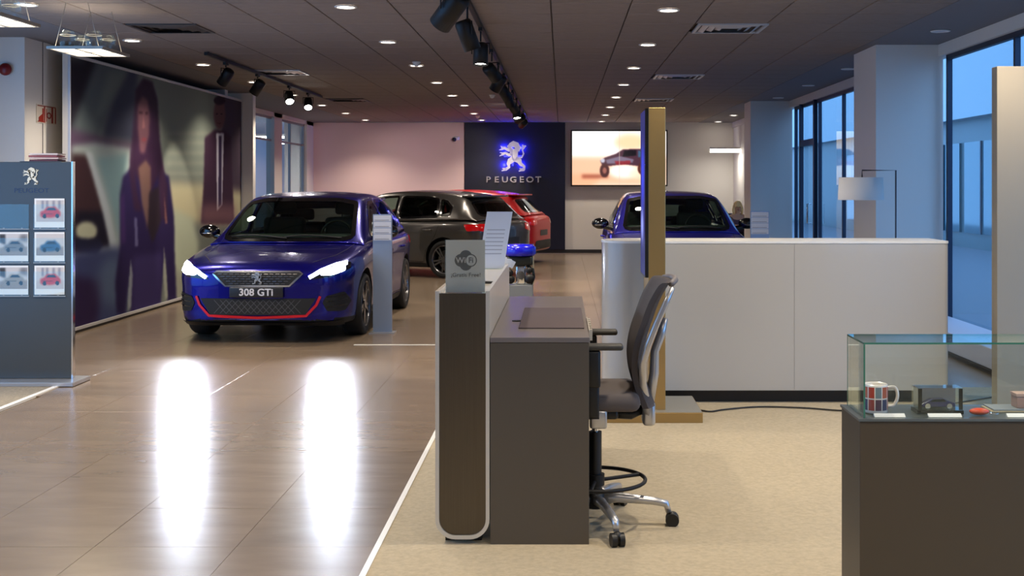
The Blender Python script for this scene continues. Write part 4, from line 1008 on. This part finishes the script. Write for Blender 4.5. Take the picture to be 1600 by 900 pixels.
# curved mesh back: side view profile, swept across the width
prof = [(.355, .545), (.325, .62), (.305, .70), (.303, .78), (.318, .86), (.345, .94), (.375, 1.02), (.415, 1.09), (.435, 1.105)]
prof = crom(np.array(prof), 4); ws = np.linspace(-1, 1, 17)
bk = MB(); N = len(prof); K = len(ws)
for layer in (0, 1):
    vs_ = []
    for i, (x, z) in enumerate(prof):
        hw = .13 + .09 * math.sin(min(1, i / (N - 1) * 1.6) * PI / 2)
        for w in ws: vs_.append((x + .045 * (1 - w * w) + layer * (.020 + .006 * (w * w)), hy + w * hw, z))
    bk.add(vs_, [(i * K + j, i * K + j + 1, (i + 1) * K + j + 1, (i + 1) * K + j) for i in range(N - 1) for j in range(K - 1)], True)
edge = [];
L = N * K
for i in range(N - 1): edge += [(i * K, (i + 1) * K, L + (i + 1) * K, L + i * K), (i * K + K - 1, L + i * K + K - 1, L + (i + 1) * K + K - 1, (i + 1) * K + K - 1)]
for j in range(K - 1): edge += [(j, L + j, L + j + 1, j + 1), ((N - 1) * K + j, (N - 1) * K + j + 1, L + (N - 1) * K + j + 1, L + (N - 1) * K + j)]
bk.f += [list(f) for f in edge]
obj('backrest', bk, MESHF, t)
for s in (-1, 1):
    obj('back_frame', MB().tube([(.478, hy + s * .225, 1.085), (.448, hy + s * .228, 1.02), (.408, hy + s * .228, .93), (.372, hy + s * .225, .84), (.350, hy + s * .21, .76), (.352, hy + s * .16, .66), (.375, hy + s * .05, .56), (.385, hy + s * .035, .50)], [.010, .014, .015, .016, .017, .018, .02, .02], 10), SILVER, t)
obj('top_rail', MB().tube([(.475 - .0 , hy + .185, 1.098), (.50, hy + .1, 1.108), (.507, hy, 1.11), (.50, hy - .1, 1.108), (.475, hy - .185, 1.098)], .014, 8), mat('grey_plastic', (120, 114, 114), .5), t)
obj('spine', MB().rbox(.360, .418, hy - .055, hy + .055, .452, .56, .018).tube([(.392, hy, .55), (.415, hy, .68), (.418, hy, .78), (.448, hy, .86), (.462, hy, .93)], [.024, .022, .02, .02, .016], 10), SILVER, t)
obj('lumbar_arm', MB().tube([(hx + .20, hy, .525), (hx + .225, hy, .50), (.37, hy, .53)], .014, 8), BLACK, t)
for s in (-1, 1):
    y = hy + s * .26
    ar = obj('armrest', MB().rbox(.015, .262, y - .035, y + .035, .822, .848, .011), mat('armrest_pad', (56, 54, 50), .55), t)
    obj('arm_post', MB().rbox(.085, .165, y - .022, y + .022, .66, .822, .012).rbox(.10, .16, y - .016, y + .016, .53, .68, .01).box(.10, .16, min(y, hy + s * .1), max(y, hy + s * .1), .525, .545), BLACK, ar)

# ---------------- totem, long counter ----------------
t = thing('totem', 'tall bronze-edged display totem standing on a flat bronze base', 'totem', (.60, 7.9, 0))
obj('base', MB().box(.276, .905, 7.60, 8.20, .004, .07), BRONZE, t, .003)
obj('base_top', MB().box(.28, .90, 7.604, 8.196, .0702, .073), mat('brushed_light_metal', (170, 168, 160), .4, metal=.6), t)
obj('column', MB().box(.562, .672, 7.68, 8.14, .0735, 2.035), BRONZE, t, .003)
obj('screen_housing', MB().box(.540, .561, 7.69, 8.13, .93, 2.03), GLOSSB, t)
us = np.linspace(0, 1, 24); U, V = np.meshgrid(us, np.linspace(0, 1, 60)); P = Paint(U, V, (18, 20, 80)); P.ell(.5, .6, .3, .2, (40, 50, 190), 3).ell(.4, .3, .3, .1, (120, 130, 200), 2)
print_mesh('screen', P, np.stack([np.full(U.shape, .5395), 8.12 - U * .42, .94 + V * 1.08], -1), vcol_mat('totem_screen', .8), t)
t = thing('long_counter', 'long white reception counter with rounded left end and dark plinth', 'counter', (1.5, 8.6, 0))
def rrect(x0, x1, y0, y1, r, n=10):
    p = []
    for cx_, cy_, a0 in ((x0 + r, y0 + r, PI), (x1 - .03, y0 + .03, 1.5 * PI), (x1 - .03, y1 - .03, 0), (x0 + r, y1 - r, PI / 2)):
        rr = r if cx_ == x0 + r else .03
        for k in range(n + 1): a = a0 + k * PI / 2 / n; p.append((cx_ + rr * math.cos(a), cy_ + rr * math.sin(a)))
    return p
pr = rrect(.287, 2.714, 8.30, 8.80, .22)
fr_ = MB(); n = len(pr); fr_.prism(pr, Matrix.Translation((0, 0, .093)), 1.03); fr_.smooth |= set(range(2, 2 + n))
o = obj('front', fr_, mat('counter_lacquer', (186, 180, 170), .25, coat=.3), t); es_ = o.modifiers.new('e', 'EDGE_SPLIT'); es_.split_angle = .7
obj('top', MB().prism(rrect(.284, 2.717, 8.297, 8.803, .222), Matrix.Translation((0, 0, 1.1235)), .016), mat('counter_top_white', (240, 238, 232), .3), t)
obj('plinth', MB().prism(rrect(.36, 2.70, 8.37, 8.76, .2), Matrix.Translation((0, 0, .0)), .093), mat('plinth_dark', (40, 36, 33), .35, metal=.3), t)
for x in (.62, 1.63): obj('seam', MB().box(x - .001, x + .001, 8.2985, 8.302, .10, 1.12), mat('seam_grey', (150, 146, 140), .6), t)
cb_ = MB().tube(crom(np.array([(.93, 8.0, .012), (1.0, 7.95, .012), (1.1, 8.02, .012), (1.35, 8.12, .012), (1.65, 8.08, .012), (1.9, 7.98, .012), (2.15, 8.0, .012), (2.5, 8.1, .012), (2.8, 8.3, .012), (3.1, 8.5, .012)]), 6), .006, 6)
tag(obj('power_cable', cb_, BLACK), 'thin black cable lying on the carpet before the long counter', 'cable')
cb_ = MB()
for k in range(3): cb_.tube([(2.95 + .16 * math.cos(a) + .05 * k, 7.95 + (.14 + .03 * k) * math.sin(a), .012 + .008 * k) for a in np.linspace(0, 5.6, 30)], .007, 6)
tag(obj('coiled_cable', cb_, mat('grey_cable', (120, 130, 132), .5)), 'loosely coiled grey cable on the carpet behind the glass case', 'cable')
# beige upright panel on the right
t = thing('partition_panel', 'tall beige freestanding panel at the right edge of the photo', 'partition', (3.3, 7.9, 0))
obj('panel', MB().box(2.885, 3.45, 7.85, 7.95, 0.005, 2.32), mat('beige_panel', (158, 148, 130), .55), t, .003)
obj('plinth', MB().box(2.89, 3.445, 7.86, 7.94, 0, .004), DARK, t)

# floor lamp
t = thing('floor_lamp', 'floor lamp with pale fabric drum shade on a thin square arm', 'lamp', (2.82, 10.0, 0))
lm = mat('lamp_rod', (90, 92, 100), .35, metal=.7)
obj('base', MB().lathe([(.0005, 0), (.15, 0), (.15, .015), (.0005, .02)], Matrix.Translation((2.82, 10.0, .0)), 32), lm, t)
obj('pole', MB().tube([(2.82, 10, .018), (2.82, 10, 1.66), (2.535, 10, 1.66), (2.535, 10, 1.60)], .007, 8), lm, t)
sd = MB(); M = Matrix.Translation((2.525, 10, 0))
sd.lathe([(.19, 1.41), (.182, 1.60), (.179, 1.60), (.187, 1.41), (.19, 1.41)], M, 40); obj('shade', sd, mat('shade_fabric', (222, 220, 218), .8), t)
obj('shade_ring', MB().tube([(2.525 + .02 * math.cos(a), 10 + .02 * math.sin(a), 1.595) for a in np.linspace(0, 2 * PI, 12, endpoint=False)], .003, 5, True).cyl((2.345, 10, 1.596), (2.705, 10, 1.596), .003, n=6).cyl((2.525, 9.82, 1.596), (2.525, 10.18, 1.596), .003, n=6), lm, t)

# information stands beside the cars
def info_stand(x, y, rz, lab, w=.198):
    t = thing('information_stand', lab, 'stand', (x, y, 0), 'car information stands')
    L = dict(parent=t, local=True)
    obj('base', MB().box(-w / 2 - .03, w / 2 + .03, -.10, .12, 0, .012), SILVER, **L)
    obj('board', MB().box(-w / 2, w / 2, -.012, .012, .0125, 1.235), mat('blue_grey_board', (150, 168, 196), .3, metal=.35), **L)
    for k in range(4): 
        c = obj('label_card', MB().box(-w / 2 + .008, w / 2 - .008, -.0165, -.0125, .965 + k * .066, 1.025 + k * .066), mat('label_card_white', (215, 216, 222), .5), **L)
        obj('text_line', MB().box(-w / 2 + .02, w / 2 - .03, -.0172, -.0166, .975 + k * .066, .979 + k * .066), mat('label_text', (90, 92, 100), .6), parent=c, local=True)
    t.rotation_euler.z = rz; return t
info_stand(-1.866, 12.32, 0, 'upright blue-grey information stand beside the front blue car')
info_stand(2.33, 13.95, 0, 'information stand half hidden behind the long counter by the white column', .22)

# ---------------- left brochure board ----------------
bx0, bx1, by = -4.44, -3.80, 9.2
t = thing('brochure_board', 'grey metal board on a flat foot holding picture cards, left edge', 'display board', ((bx0 + bx1) / 2, by, 0))
BRD = mat('board_grey', (78, 80, 80), .32, metal=.4)
obj('foot', MB().box(bx0 - .06, bx1 + .09, by - .22, by + .12, .004, .035), SILVER, t, .003)
obj('board', MB().box(bx0, bx1, by - .03, by + .01, .036, 1.714), BRD, t, .003)
obj('edge_strip', MB().box(bx1 + .001, bx1 + .013, by - .032, by + .012, .036, 1.716), CHROME, t)
obj('lion_emblem', emblem_mb(front_at((51 - VX) / F * by, by - .0305, EYE - (275 - VY) / F * by), .135, .006), mat('emblem_pale', (225, 222, 205), .35), t)
obj('brand_lettering', text_mb('PEUGEOT', .05, .001, front_at((52 - VX) / F * by, by - .0305, EYE - (298 - VY) / F * by), 1.25), mat('dark_lettering', (40, 50, 82), .3), t)
shelf = MB().box(-4.20, -3.88, by - .03, by + .14, 1.7145, 1.719); obj('rear_shelf', shelf, BRD, t)
CM = {'red': (196, 44, 30), 'grey': (120, 118, 118), 'blue': (50, 84, 120), 'silver': (150, 142, 132)}
def card(c, r, kind, lab):
    w, h = .232, .225; x = (24 - VX) / F * by if c == 0 else (80.5 - VX) / F * by
    zt = EYE - ((310, 362.5, 414.5)[r] - VY) / F * by; y = by - .037
    if kind:
        k = thing('picture_card', lab, 'card', (x, y, zt - h), 'picture cards on the grey board')
        obj('card', MB().box(x - w / 2, x + w / 2, y, y + .002, zt - h, zt), PAPER, k)
        U, V = np.meshgrid(np.linspace(0, 1, 44), np.linspace(0, 1, 34)); P = Paint(U, V, (206, 200, 198)); C = CM[kind]
        P.poly([(0, 0), (1, 0), (1, .42), (0, .36)], (150, 140, 132) if kind != 'red' else (196, 186, 184), 1)
        if kind == 'red':
            for q in (.2, .36, .6, .8): P.poly([(q, .6), (q + .07, .6), (q + .07, 1), (q, 1)], (110, 110, 130), 1, .8)
        if kind in ('grey', 'silver'): P.poly([(0, .6), (.2, .5), (.2, 1), (0, 1)], (70, 66, 66), 1).poly([(.7, .7), (1, .6), (1, 1), (.75, 1)], (90, 90, 96), 2, .7)
        P.poly([(.14, .30), (.16, .46), (.30, .54), (.40, .68), (.68, .70), (.82, .54), (.88, .42), (.86, .26), (.5, .18), (.2, .2)], C, 1)
        P.poly([(.36, .54), (.43, .65), (.65, .66), (.74, .54)], (40, 42, 50), 0).ell(.3, .25, .07, .1, (26, 26, 28), 0).ell(.76, .27, .07, .1, (26, 26, 28), 0).poly([(.2, .34), (.6, .34), (.6, .38), (.2, .38)], tuple(v * .5 for v in C), 0)
        a0, a1, b0, b1 = x - w / 2 + .014, x + w / 2 - .004, zt - h + .045, zt - .014
        print_mesh('picture', P, np.stack([a0 + U * (a1 - a0), np.full(U.shape, y - .001), b0 + V * (b1 - b0)], -1), vcol_mat('card_print', 0, .4), k)
    pk = MB().box(x - w / 2 - .006, x + w / 2 + .006, y - .005, y - .003, zt - h - .008, zt - .045)
    pc = obj('clear_pocket', pk, CLEAR, t); cl = MB()
    for dx in (-.07, .07): cl.box(x + dx - .006, x + dx + .006, y - .007, y - .005, zt - h - .010, zt - h - .002)
    cl.box(x - w / 2 - .008, x + w / 2 + .008, y - .004, by - .031, zt - h - .016, zt - h - .009)
    obj('pocket_clip', cl, mat('clear_plastic_edge', (150, 158, 165), .3), pc)
card(0, 0, None, ''); card(1, 0, 'red', 'card with a red car, top right of the grey board')
card(0, 1, 'grey', 'card with a pale grey car, middle left of the grey board'); card(1, 1, 'blue', 'card with a dark blue car, middle right of the grey board')
card(0, 2, 'silver', 'card with a brownish silver car, bottom left of the grey board'); card(1, 2, 'red', 'card with a red car, bottom right of the grey board')
for k, (z, cx_, c) in enumerate(((1.7195, -4.03, (90, 40, 44)), (1.736, -4.025, (206, 180, 178)), (1.752, -4.035, (150, 80, 84)), (1.768, -4.03, (214, 200, 198)))):
    q = thing('brochure', ['dark red brochure at the bottom of the stack on the grey board', 'pale pink brochure second from the bottom on the grey board', 'rose brochure third from the bottom on the grey board', 'whitish brochure topmost on the grey board'][k], 'brochure', (cx_, by + .05, z), 'brochures on top of the board')
    obj('cover', MB().box(cx_ - .10, cx_ + .12, by - .02, by + .13, z, z + .012), mat('brochure_%d' % k, c, .4), q)

# ---------------- glass case, bottom right ----------------
ZC = .814; cx0, cx1, cy0, cy1 = .903, 1.95, 3.60, 3.84
t = thing('display_cabinet', 'brown-grey cabinet with a low glass case on top, bottom right', 'cabinet', (1.42, 3.72, 0))
CAB = mat('cabinet_bronze_grey', (78, 68, 54), .42, metal=.35)
obj('body', MB().box(cx0 + .004, cx1, cy0 + .004, cy1, 0.004, ZC - .008), CAB, t, .002)
obj('cabinet_top', MB().box(cx0, cx1 + .004, cy0, cy1 + .004, ZC - .0075, ZC), mat('brushed_dark_top', (96, 104, 106), .3, metal=.4), t)
gz = 1.039; g0, g1, h0, h1 = cx0 + .018, cx1 - .01, cy0 + .012, cy1 - .02; th = .005
for nm, a in (('glass_front', (g0, g1, h0, h0 + th, ZC + .001, gz)), ('glass_back', (g0, g1, h1 - th, h1, ZC + .001, gz)), ('glass_side', (g0, g0 + th, h0 + th, h1 - th, ZC + .001, gz)), ('glass_side', (g1 - th, g1, h0 + th, h1 - th, ZC + .001, gz)), ('glass_top', (g0, g1, h0, h1, gz + .0005, gz + .006))):
    p = obj(nm, MB().box(*a), CLEAR, t)
    if nm in ('glass_top', 'glass_front', 'glass_side'):
        e_ = MB()
        if nm == 'glass_top':
            for q in ((g0, g1, h0 - .001, h0), (g0, g1, h1, h1 + .001), (g0 - .001, g0, h0, h1)): e_.box(*q, gz + .0005, gz + .006)
        elif nm == 'glass_front': e_.box(g0 - .001, g0 + .004, h0 - .001, h0, ZC + .001, gz)
        else: e_.box(a[0] - .0008, a[0], h1 - .005, h1, ZC + .001, gz)
        obj('glass_edge', e_, GEDGE, p)
# mug
mx_, my_ = (1368 - VX) / F * 3.70, 3.70; mz = ZC + .0005; M = Matrix.Translation((mx_, my_, mz))
t = thing('mug', 'white mug with red and blue square pattern inside the glass case', 'mug', (mx_, my_, mz))
obj('cup', MB().lathe([(.0005, .001), (.034, .001), (.037, .006), (.037, .088), (.0355, .091), (.034, .088), (.034, .008), (.0005, .008)], M, 36), mat('white_ceramic', (232, 226, 220), .2, coat=.3), t)
obj('handle', MB().tube(crom(np.array([(mx_ + .034, my_ - .005, mz + .078), (mx_ + .058, my_ - .008, mz + .080), (mx_ + .066, my_ - .01, mz + .055), (mx_ + .056, my_ - .008, mz + .026), (mx_ + .035, my_ - .005, mz + .022)]), 4), .0055, 8), mat('white_ceramic'), t)
mc = [(178, 44, 26), (40, 44, 84), (110, 130, 140), (150, 52, 50), (178, 90, 60), (70, 40, 70)]
for j in range(2):
    for i in range(6):
        a0 = math.radians(-175 + i * 34 + 2); a1 = a0 + math.radians(29); z0_, z1_ = mz + .012 + j * .038, mz + .046 + j * .038; b = MB(); v = []
        for k in range(5):
            a = a0 + (a1 - a0) * k / 4
            v += [(mx_ + .0373 * math.cos(a), my_ + .0373 * math.sin(a), z0_), (mx_ + .0373 * math.cos(a), my_ + .0373 * math.sin(a), z1_)]
        b.add(v, [(2 * k, 2 * k + 2, 2 * k + 3, 2 * k + 1) for k in range(4)], True)
        c = mc[(i * 2 + j * 3 + 1) % 6]; obj('printed_square', b, mat('mug_print_%d' % ((i * 2 + j * 3 + 1) % 6), c, .3), t)
# boxed model car
bx, byy = (1465 - VX) / F * 3.70, 3.705
t = thing('model_car_box', 'clear box with a small dark blue model car in the glass case', 'model box', (bx, byy, ZC + .001))
obj('box_base', MB().box(bx - .072, bx + .072, byy - .034, byy + .034, ZC + .001, ZC + .013), GLOSSB, t)
obj('box_cover', MB().box(bx - .070, bx + .070, byy - .032, byy + .032, ZC + .0135, ZC + .082), CLEAR, t)
obj('backing_card', MB().box(bx - .066, bx + .066, byy + .026, byy + .028, ZC + .014, ZC + .080), mat('backing_card', (120, 118, 120), .5), t)
for s in (-1, 1): obj('corner_print', MB().box(bx + s * .063 - .006, bx + s * .063 + .006, byy - .0335, byy - .0325, ZC + .014, ZC + .080), GLOSSB, t)
cr = MB().prism([(-.052, .012), (-.054, .020), (-.040, .026), (-.020, .036), (.018, .037), (.036, .028), (.052, .024), (.054, .012)], front_at(bx, byy + .014, ZC + .008), .028)
mc_ = obj('model_car', cr, mat('model_blue', (40, 40, 92), .25, coat=.8), t, .002)
obj('model_window', MB().prism([(-.028, .028), (-.018, .035), (.016, .036), (.028, .028)], front_at(bx, byy - .0135, ZC + .008), .0008), GLOSSB, mc_)
for s in (-.034, .034): obj('model_wheel', MB().cyl((bx + s, byy - .017, ZC + .0225), (bx + s, byy - .010, ZC + .0225), .0085, n=16), CHROME, mc_)
# other small goods
ox = (1530 - VX) / F * 3.66
t = thing('key_fob', 'orange-red rounded key fob lying in the glass case', 'key fob', (ox, 3.66, ZC))
obj('fob', MB().ell((ox, 3.66, ZC + .012), (.031, .018, .011), 18), mat('orange_plastic', (224, 74, 40), .3, coat=.3), t)
obj('fob_ring', MB().tube([(ox + .045 + .013 * math.cos(a), 3.66 + .013 * math.sin(a), ZC + .006) for a in np.linspace(0, 2 * PI, 16, endpoint=False)], .002, 6, True), CHROME, t)
px_ = (1570 - VX) / F * 3.74
t = thing('leaflet', 'beige folded leaflet lying behind the orange fob in the case', 'leaflet', (px_, 3.75, ZC + .001))
obj('sheet', MB().box(px_ - .055, px_ + .13, 3.70, 3.80, ZC + .001, ZC + .004), mat('beige_paper', (170, 156, 130), .6), t)
obj('sheet', MB().box(px_ - .045, px_ + .12, 3.71, 3.805, ZC + .0045, ZC + .008), mat('blueish_paper', (130, 140, 150), .6), t)
px_ = (1600 - VX) / F * 3.72
t = thing('gift_box', 'small pinkish box at the right edge of the glass case', 'box', (px_, 3.75, ZC + .0085))
obj('box', MB().box(px_ - .018, px_ + .06, 3.73, 3.78, ZC + .0085, ZC + .045), mat('pink_box', (176, 140, 128), .5), t, .001); obj('lid', MB().box(px_ - .02, px_ + .062, 3.728, 3.782, ZC + .0455, ZC + .054), mat('pink_box_lid', (196, 164, 150), .5), t)
for i, (a, b_) in enumerate(((1365, 1413), (1449, 1501), (1572, 1625))):
    u0, u1 = (a - VX) / F * 3.64, (b_ - VX) / F * 3.64
    q = thing('price_label', ['white label strip in front of the mug', 'white label strip in front of the model car box', 'white label strip right of the orange fob'][i], 'label', ((u0 + u1) / 2, 3.64, ZC + .001), 'label strips in the glass case')
    obj('strip', MB().add([(u0, 3.625, ZC + .001), (u1, 3.625, ZC + .001), (u1, 3.640, ZC + .010), (u0, 3.640, ZC + .010), (u0, 3.642, ZC + .001), (u1, 3.642, ZC + .001)], [(0, 1, 2, 3), (3, 2, 5, 4), (0, 4, 5, 1), (0, 3, 4), (1, 5, 2)]), mat('label_white', (245, 245, 245), .4), q)

# ---------------- seated person at the far right ----------------
px0, py0 = 3.56, 24.0
t = thing('person', 'blond-haired person in a dark cardigan seated at the far white wall', 'person', (px0, py0, 0))
def skin(name, V, E, R, m, parent, sub=2):
    me = bpy.data.meshes.new(name); me.from_pydata([tuple(Vector(v) + Vector((px0, py0, 0)) - off_of(parent)) for v in V], E, [])
    o = bpy.data.objects.new(name, me); COL.objects.link(o); o.parent = parent; me.materials.append(m)
    s = o.modifiers.new('skin', 'SKIN'); s.use_smooth_shade = True
    for i, r in enumerate(R): me.skin_vertices[0].data[i].radius = (r, r) if not isinstance(r, tuple) else r
    me.skin_vertices[0].data[0].use_root = True
    u = o.modifiers.new('sub', 'SUBSURF'); u.levels = sub; u.render_levels = sub; return o
SK = mat('skin_tone', (205, 160, 130), .5, spec=.3); CARD = mat('dark_mauve_cardigan', (88, 62, 78), .85); JEANS = mat('dark_trousers', (34, 34, 44), .8); HAIRB = mat('blond_hair', (244, 208, 140), .5, noise=(60, .2, (1, 1, .1)))
# facing -y and a little towards the left desk, forearms on the desk
body = skin('body', [(0, 0, .50), (0, 0, .62), (0, -.02, .80), (0, -.03, .92), (0, -.03, .97), (0, -.04, 1.03), (0, -.045, 1.10), (0, -.04, 1.17),
     (.17, -.02, .90), (.22, -.05, .66), (.12, -.28, .74), (.07, -.36, .745), (-.17, -.02, .90), (-.22, -.05, .66), (-.12, -.28, .74), (-.07, -.36, .745),
     (.09, -.02, .49), (.11, -.42, .50), (.11, -.44, .10), (.11, -.54, .04), (-.09, -.02, .49), (-.11, -.42, .50), (-.11, -.44, .10), (-.11, -.54, .04)],
     [(0, 1), (1, 2), (2, 3), (3, 4), (4, 5), (5, 6), (6, 7), (3, 8), (8, 9), (9, 10), (10, 11), (3, 12), (12, 13), (13, 14), (14, 15), (0, 16), (16, 17), (17, 18), (18, 19), (0, 20), (20, 21), (21, 22), (22, 23)],
     [(.15, .11), (.13, .10), (.15, .10), (.11, .08), .05, .055, .085, .06, .058, .042, .03, .022, .058, .042, .03, .022, .085, .06, .045, .035, .085, .06, .045, .035], SK, t)
skin('cardigan', [(0, 0, .56), (0, 0, .66), (0, -.02, .80), (0, -.03, .91), (.17, -.02, .90), (.22, -.05, .66), (.135, -.25, .735), (-.17, -.02, .90), (-.22, -.05, .66), (-.135, -.25, .735)],
     [(0, 1), (1, 2), (2, 3), (3, 4), (4, 5), (5, 6), (3, 7), (7, 8), (8, 9)], [(.165, .125), (.145, .115), (.165, .115), (.12, .09), .07, .052, .04, .07, .052, .04], CARD, t)
skin('trousers', [(0, 0, .50), (.09, -.02, .49), (.11, -.42, .50), (.11, -.44, .14), (-.09, -.02, .49), (-.11, -.42, .50), (-.11, -.44, .14)], [(0, 1), (1, 2), (2, 3), (0, 4), (4, 5), (5, 6)], [(.155, .12), .095, .07, .055, .095, .07, .055], JEANS, t)
hb = MB().ell((px0, py0 - .02, 1.145), (.088, .098, .095), 20); hb.tube([(px0, py0 + .035, 1.15), (px0, py0 + .06, 1.06), (px0, py0 + .06, .96), (px0, py0 + .04, .90)], [.07, .075, .06, .03], 14, sy=.6)
for s in (-1, 1): hb.tube([(px0 + s * .07, py0 - .03, 1.14), (px0 + s * .085, py0 - .04, 1.05), (px0 + s * .08, py0 - .05, .95)], [.03, .032, .018], 10)
obj('hair', hb, HAIRB, t)
fc = MB()
for s in (-1, 1): fc.ell((px0 + s * .032, py0 - .122, 1.115), (.011, .006, .006), 10)
obj('eyes', fc, BLACK, t)
obj('nose', MB().ell((px0, py0 - .128, 1.09), (.012, .016, .022), 10), SK, t); obj('mouth', MB().ell((px0, py0 - .118, 1.055), (.024, .007, .007), 10), mat('lips', (168, 90, 84), .5), t)
for s in (-1, 1):
    hd = MB()
    for k in range(4): hd.tube([(px0 + s * (.07 - .016 * k + .02), py0 - .36, .755), (px0 + s * (.055 - .016 * k + .02), py0 - .40, .757), (px0 + s * (.05 - .016 * k + .02), py0 - .43 - .008 * (k in (1, 2)), .747)], [.010, .009, .007], 8)
    hd.tube([(px0 + s * .035, py0 - .355, .755), (px0 + s * .01, py0 - .385, .755)], [.011, .008], 8); obj('hand', hd, SK, t)
t = thing('office_chair', 'blue chair the blond person sits on', 'chair', (px0, py0 + .05, 0))
BC = mat('blue_chair_fabric', (52, 56, 120), .7)
obj('seat', MB().rbox(px0 - .24, px0 + .24, py0 - .22, py0 + .22, .34, .39, .02), BC, t); obj('backrest', MB().rbox(px0 - .36, px0 + .12, py0 + .20, py0 + .25, .52, .98, .02), BC, t)
obj('column', MB().cyl((px0, py0, .06), (px0, py0, .34), .03, n=12).box(px0 - .03, px0 + .03, py0 + .18, py0 + .23, .36, .6), BLACK, t)
for k in range(5): a = k * 2 * PI / 5; obj('leg', MB().tube([(px0, py0, .07), (px0 + .28 * math.cos(a), py0 + .28 * math.sin(a), .03)], [.028, .018], 8), BLACK, t)
t = thing('desk', 'small pale desk in front of the blond person', 'desk', (3.4, 23.6, 0))
obj('top', MB().box(2.7, 3.9, 23.30, 23.86, .70, .725), GLOSSW, t, .003)
for x in (2.74, 3.86):
    for y in (23.34, 23.82): obj('leg', MB().box(x - .02, x + .02, y - .02, y + .02, 0, .70), SILVER, t)
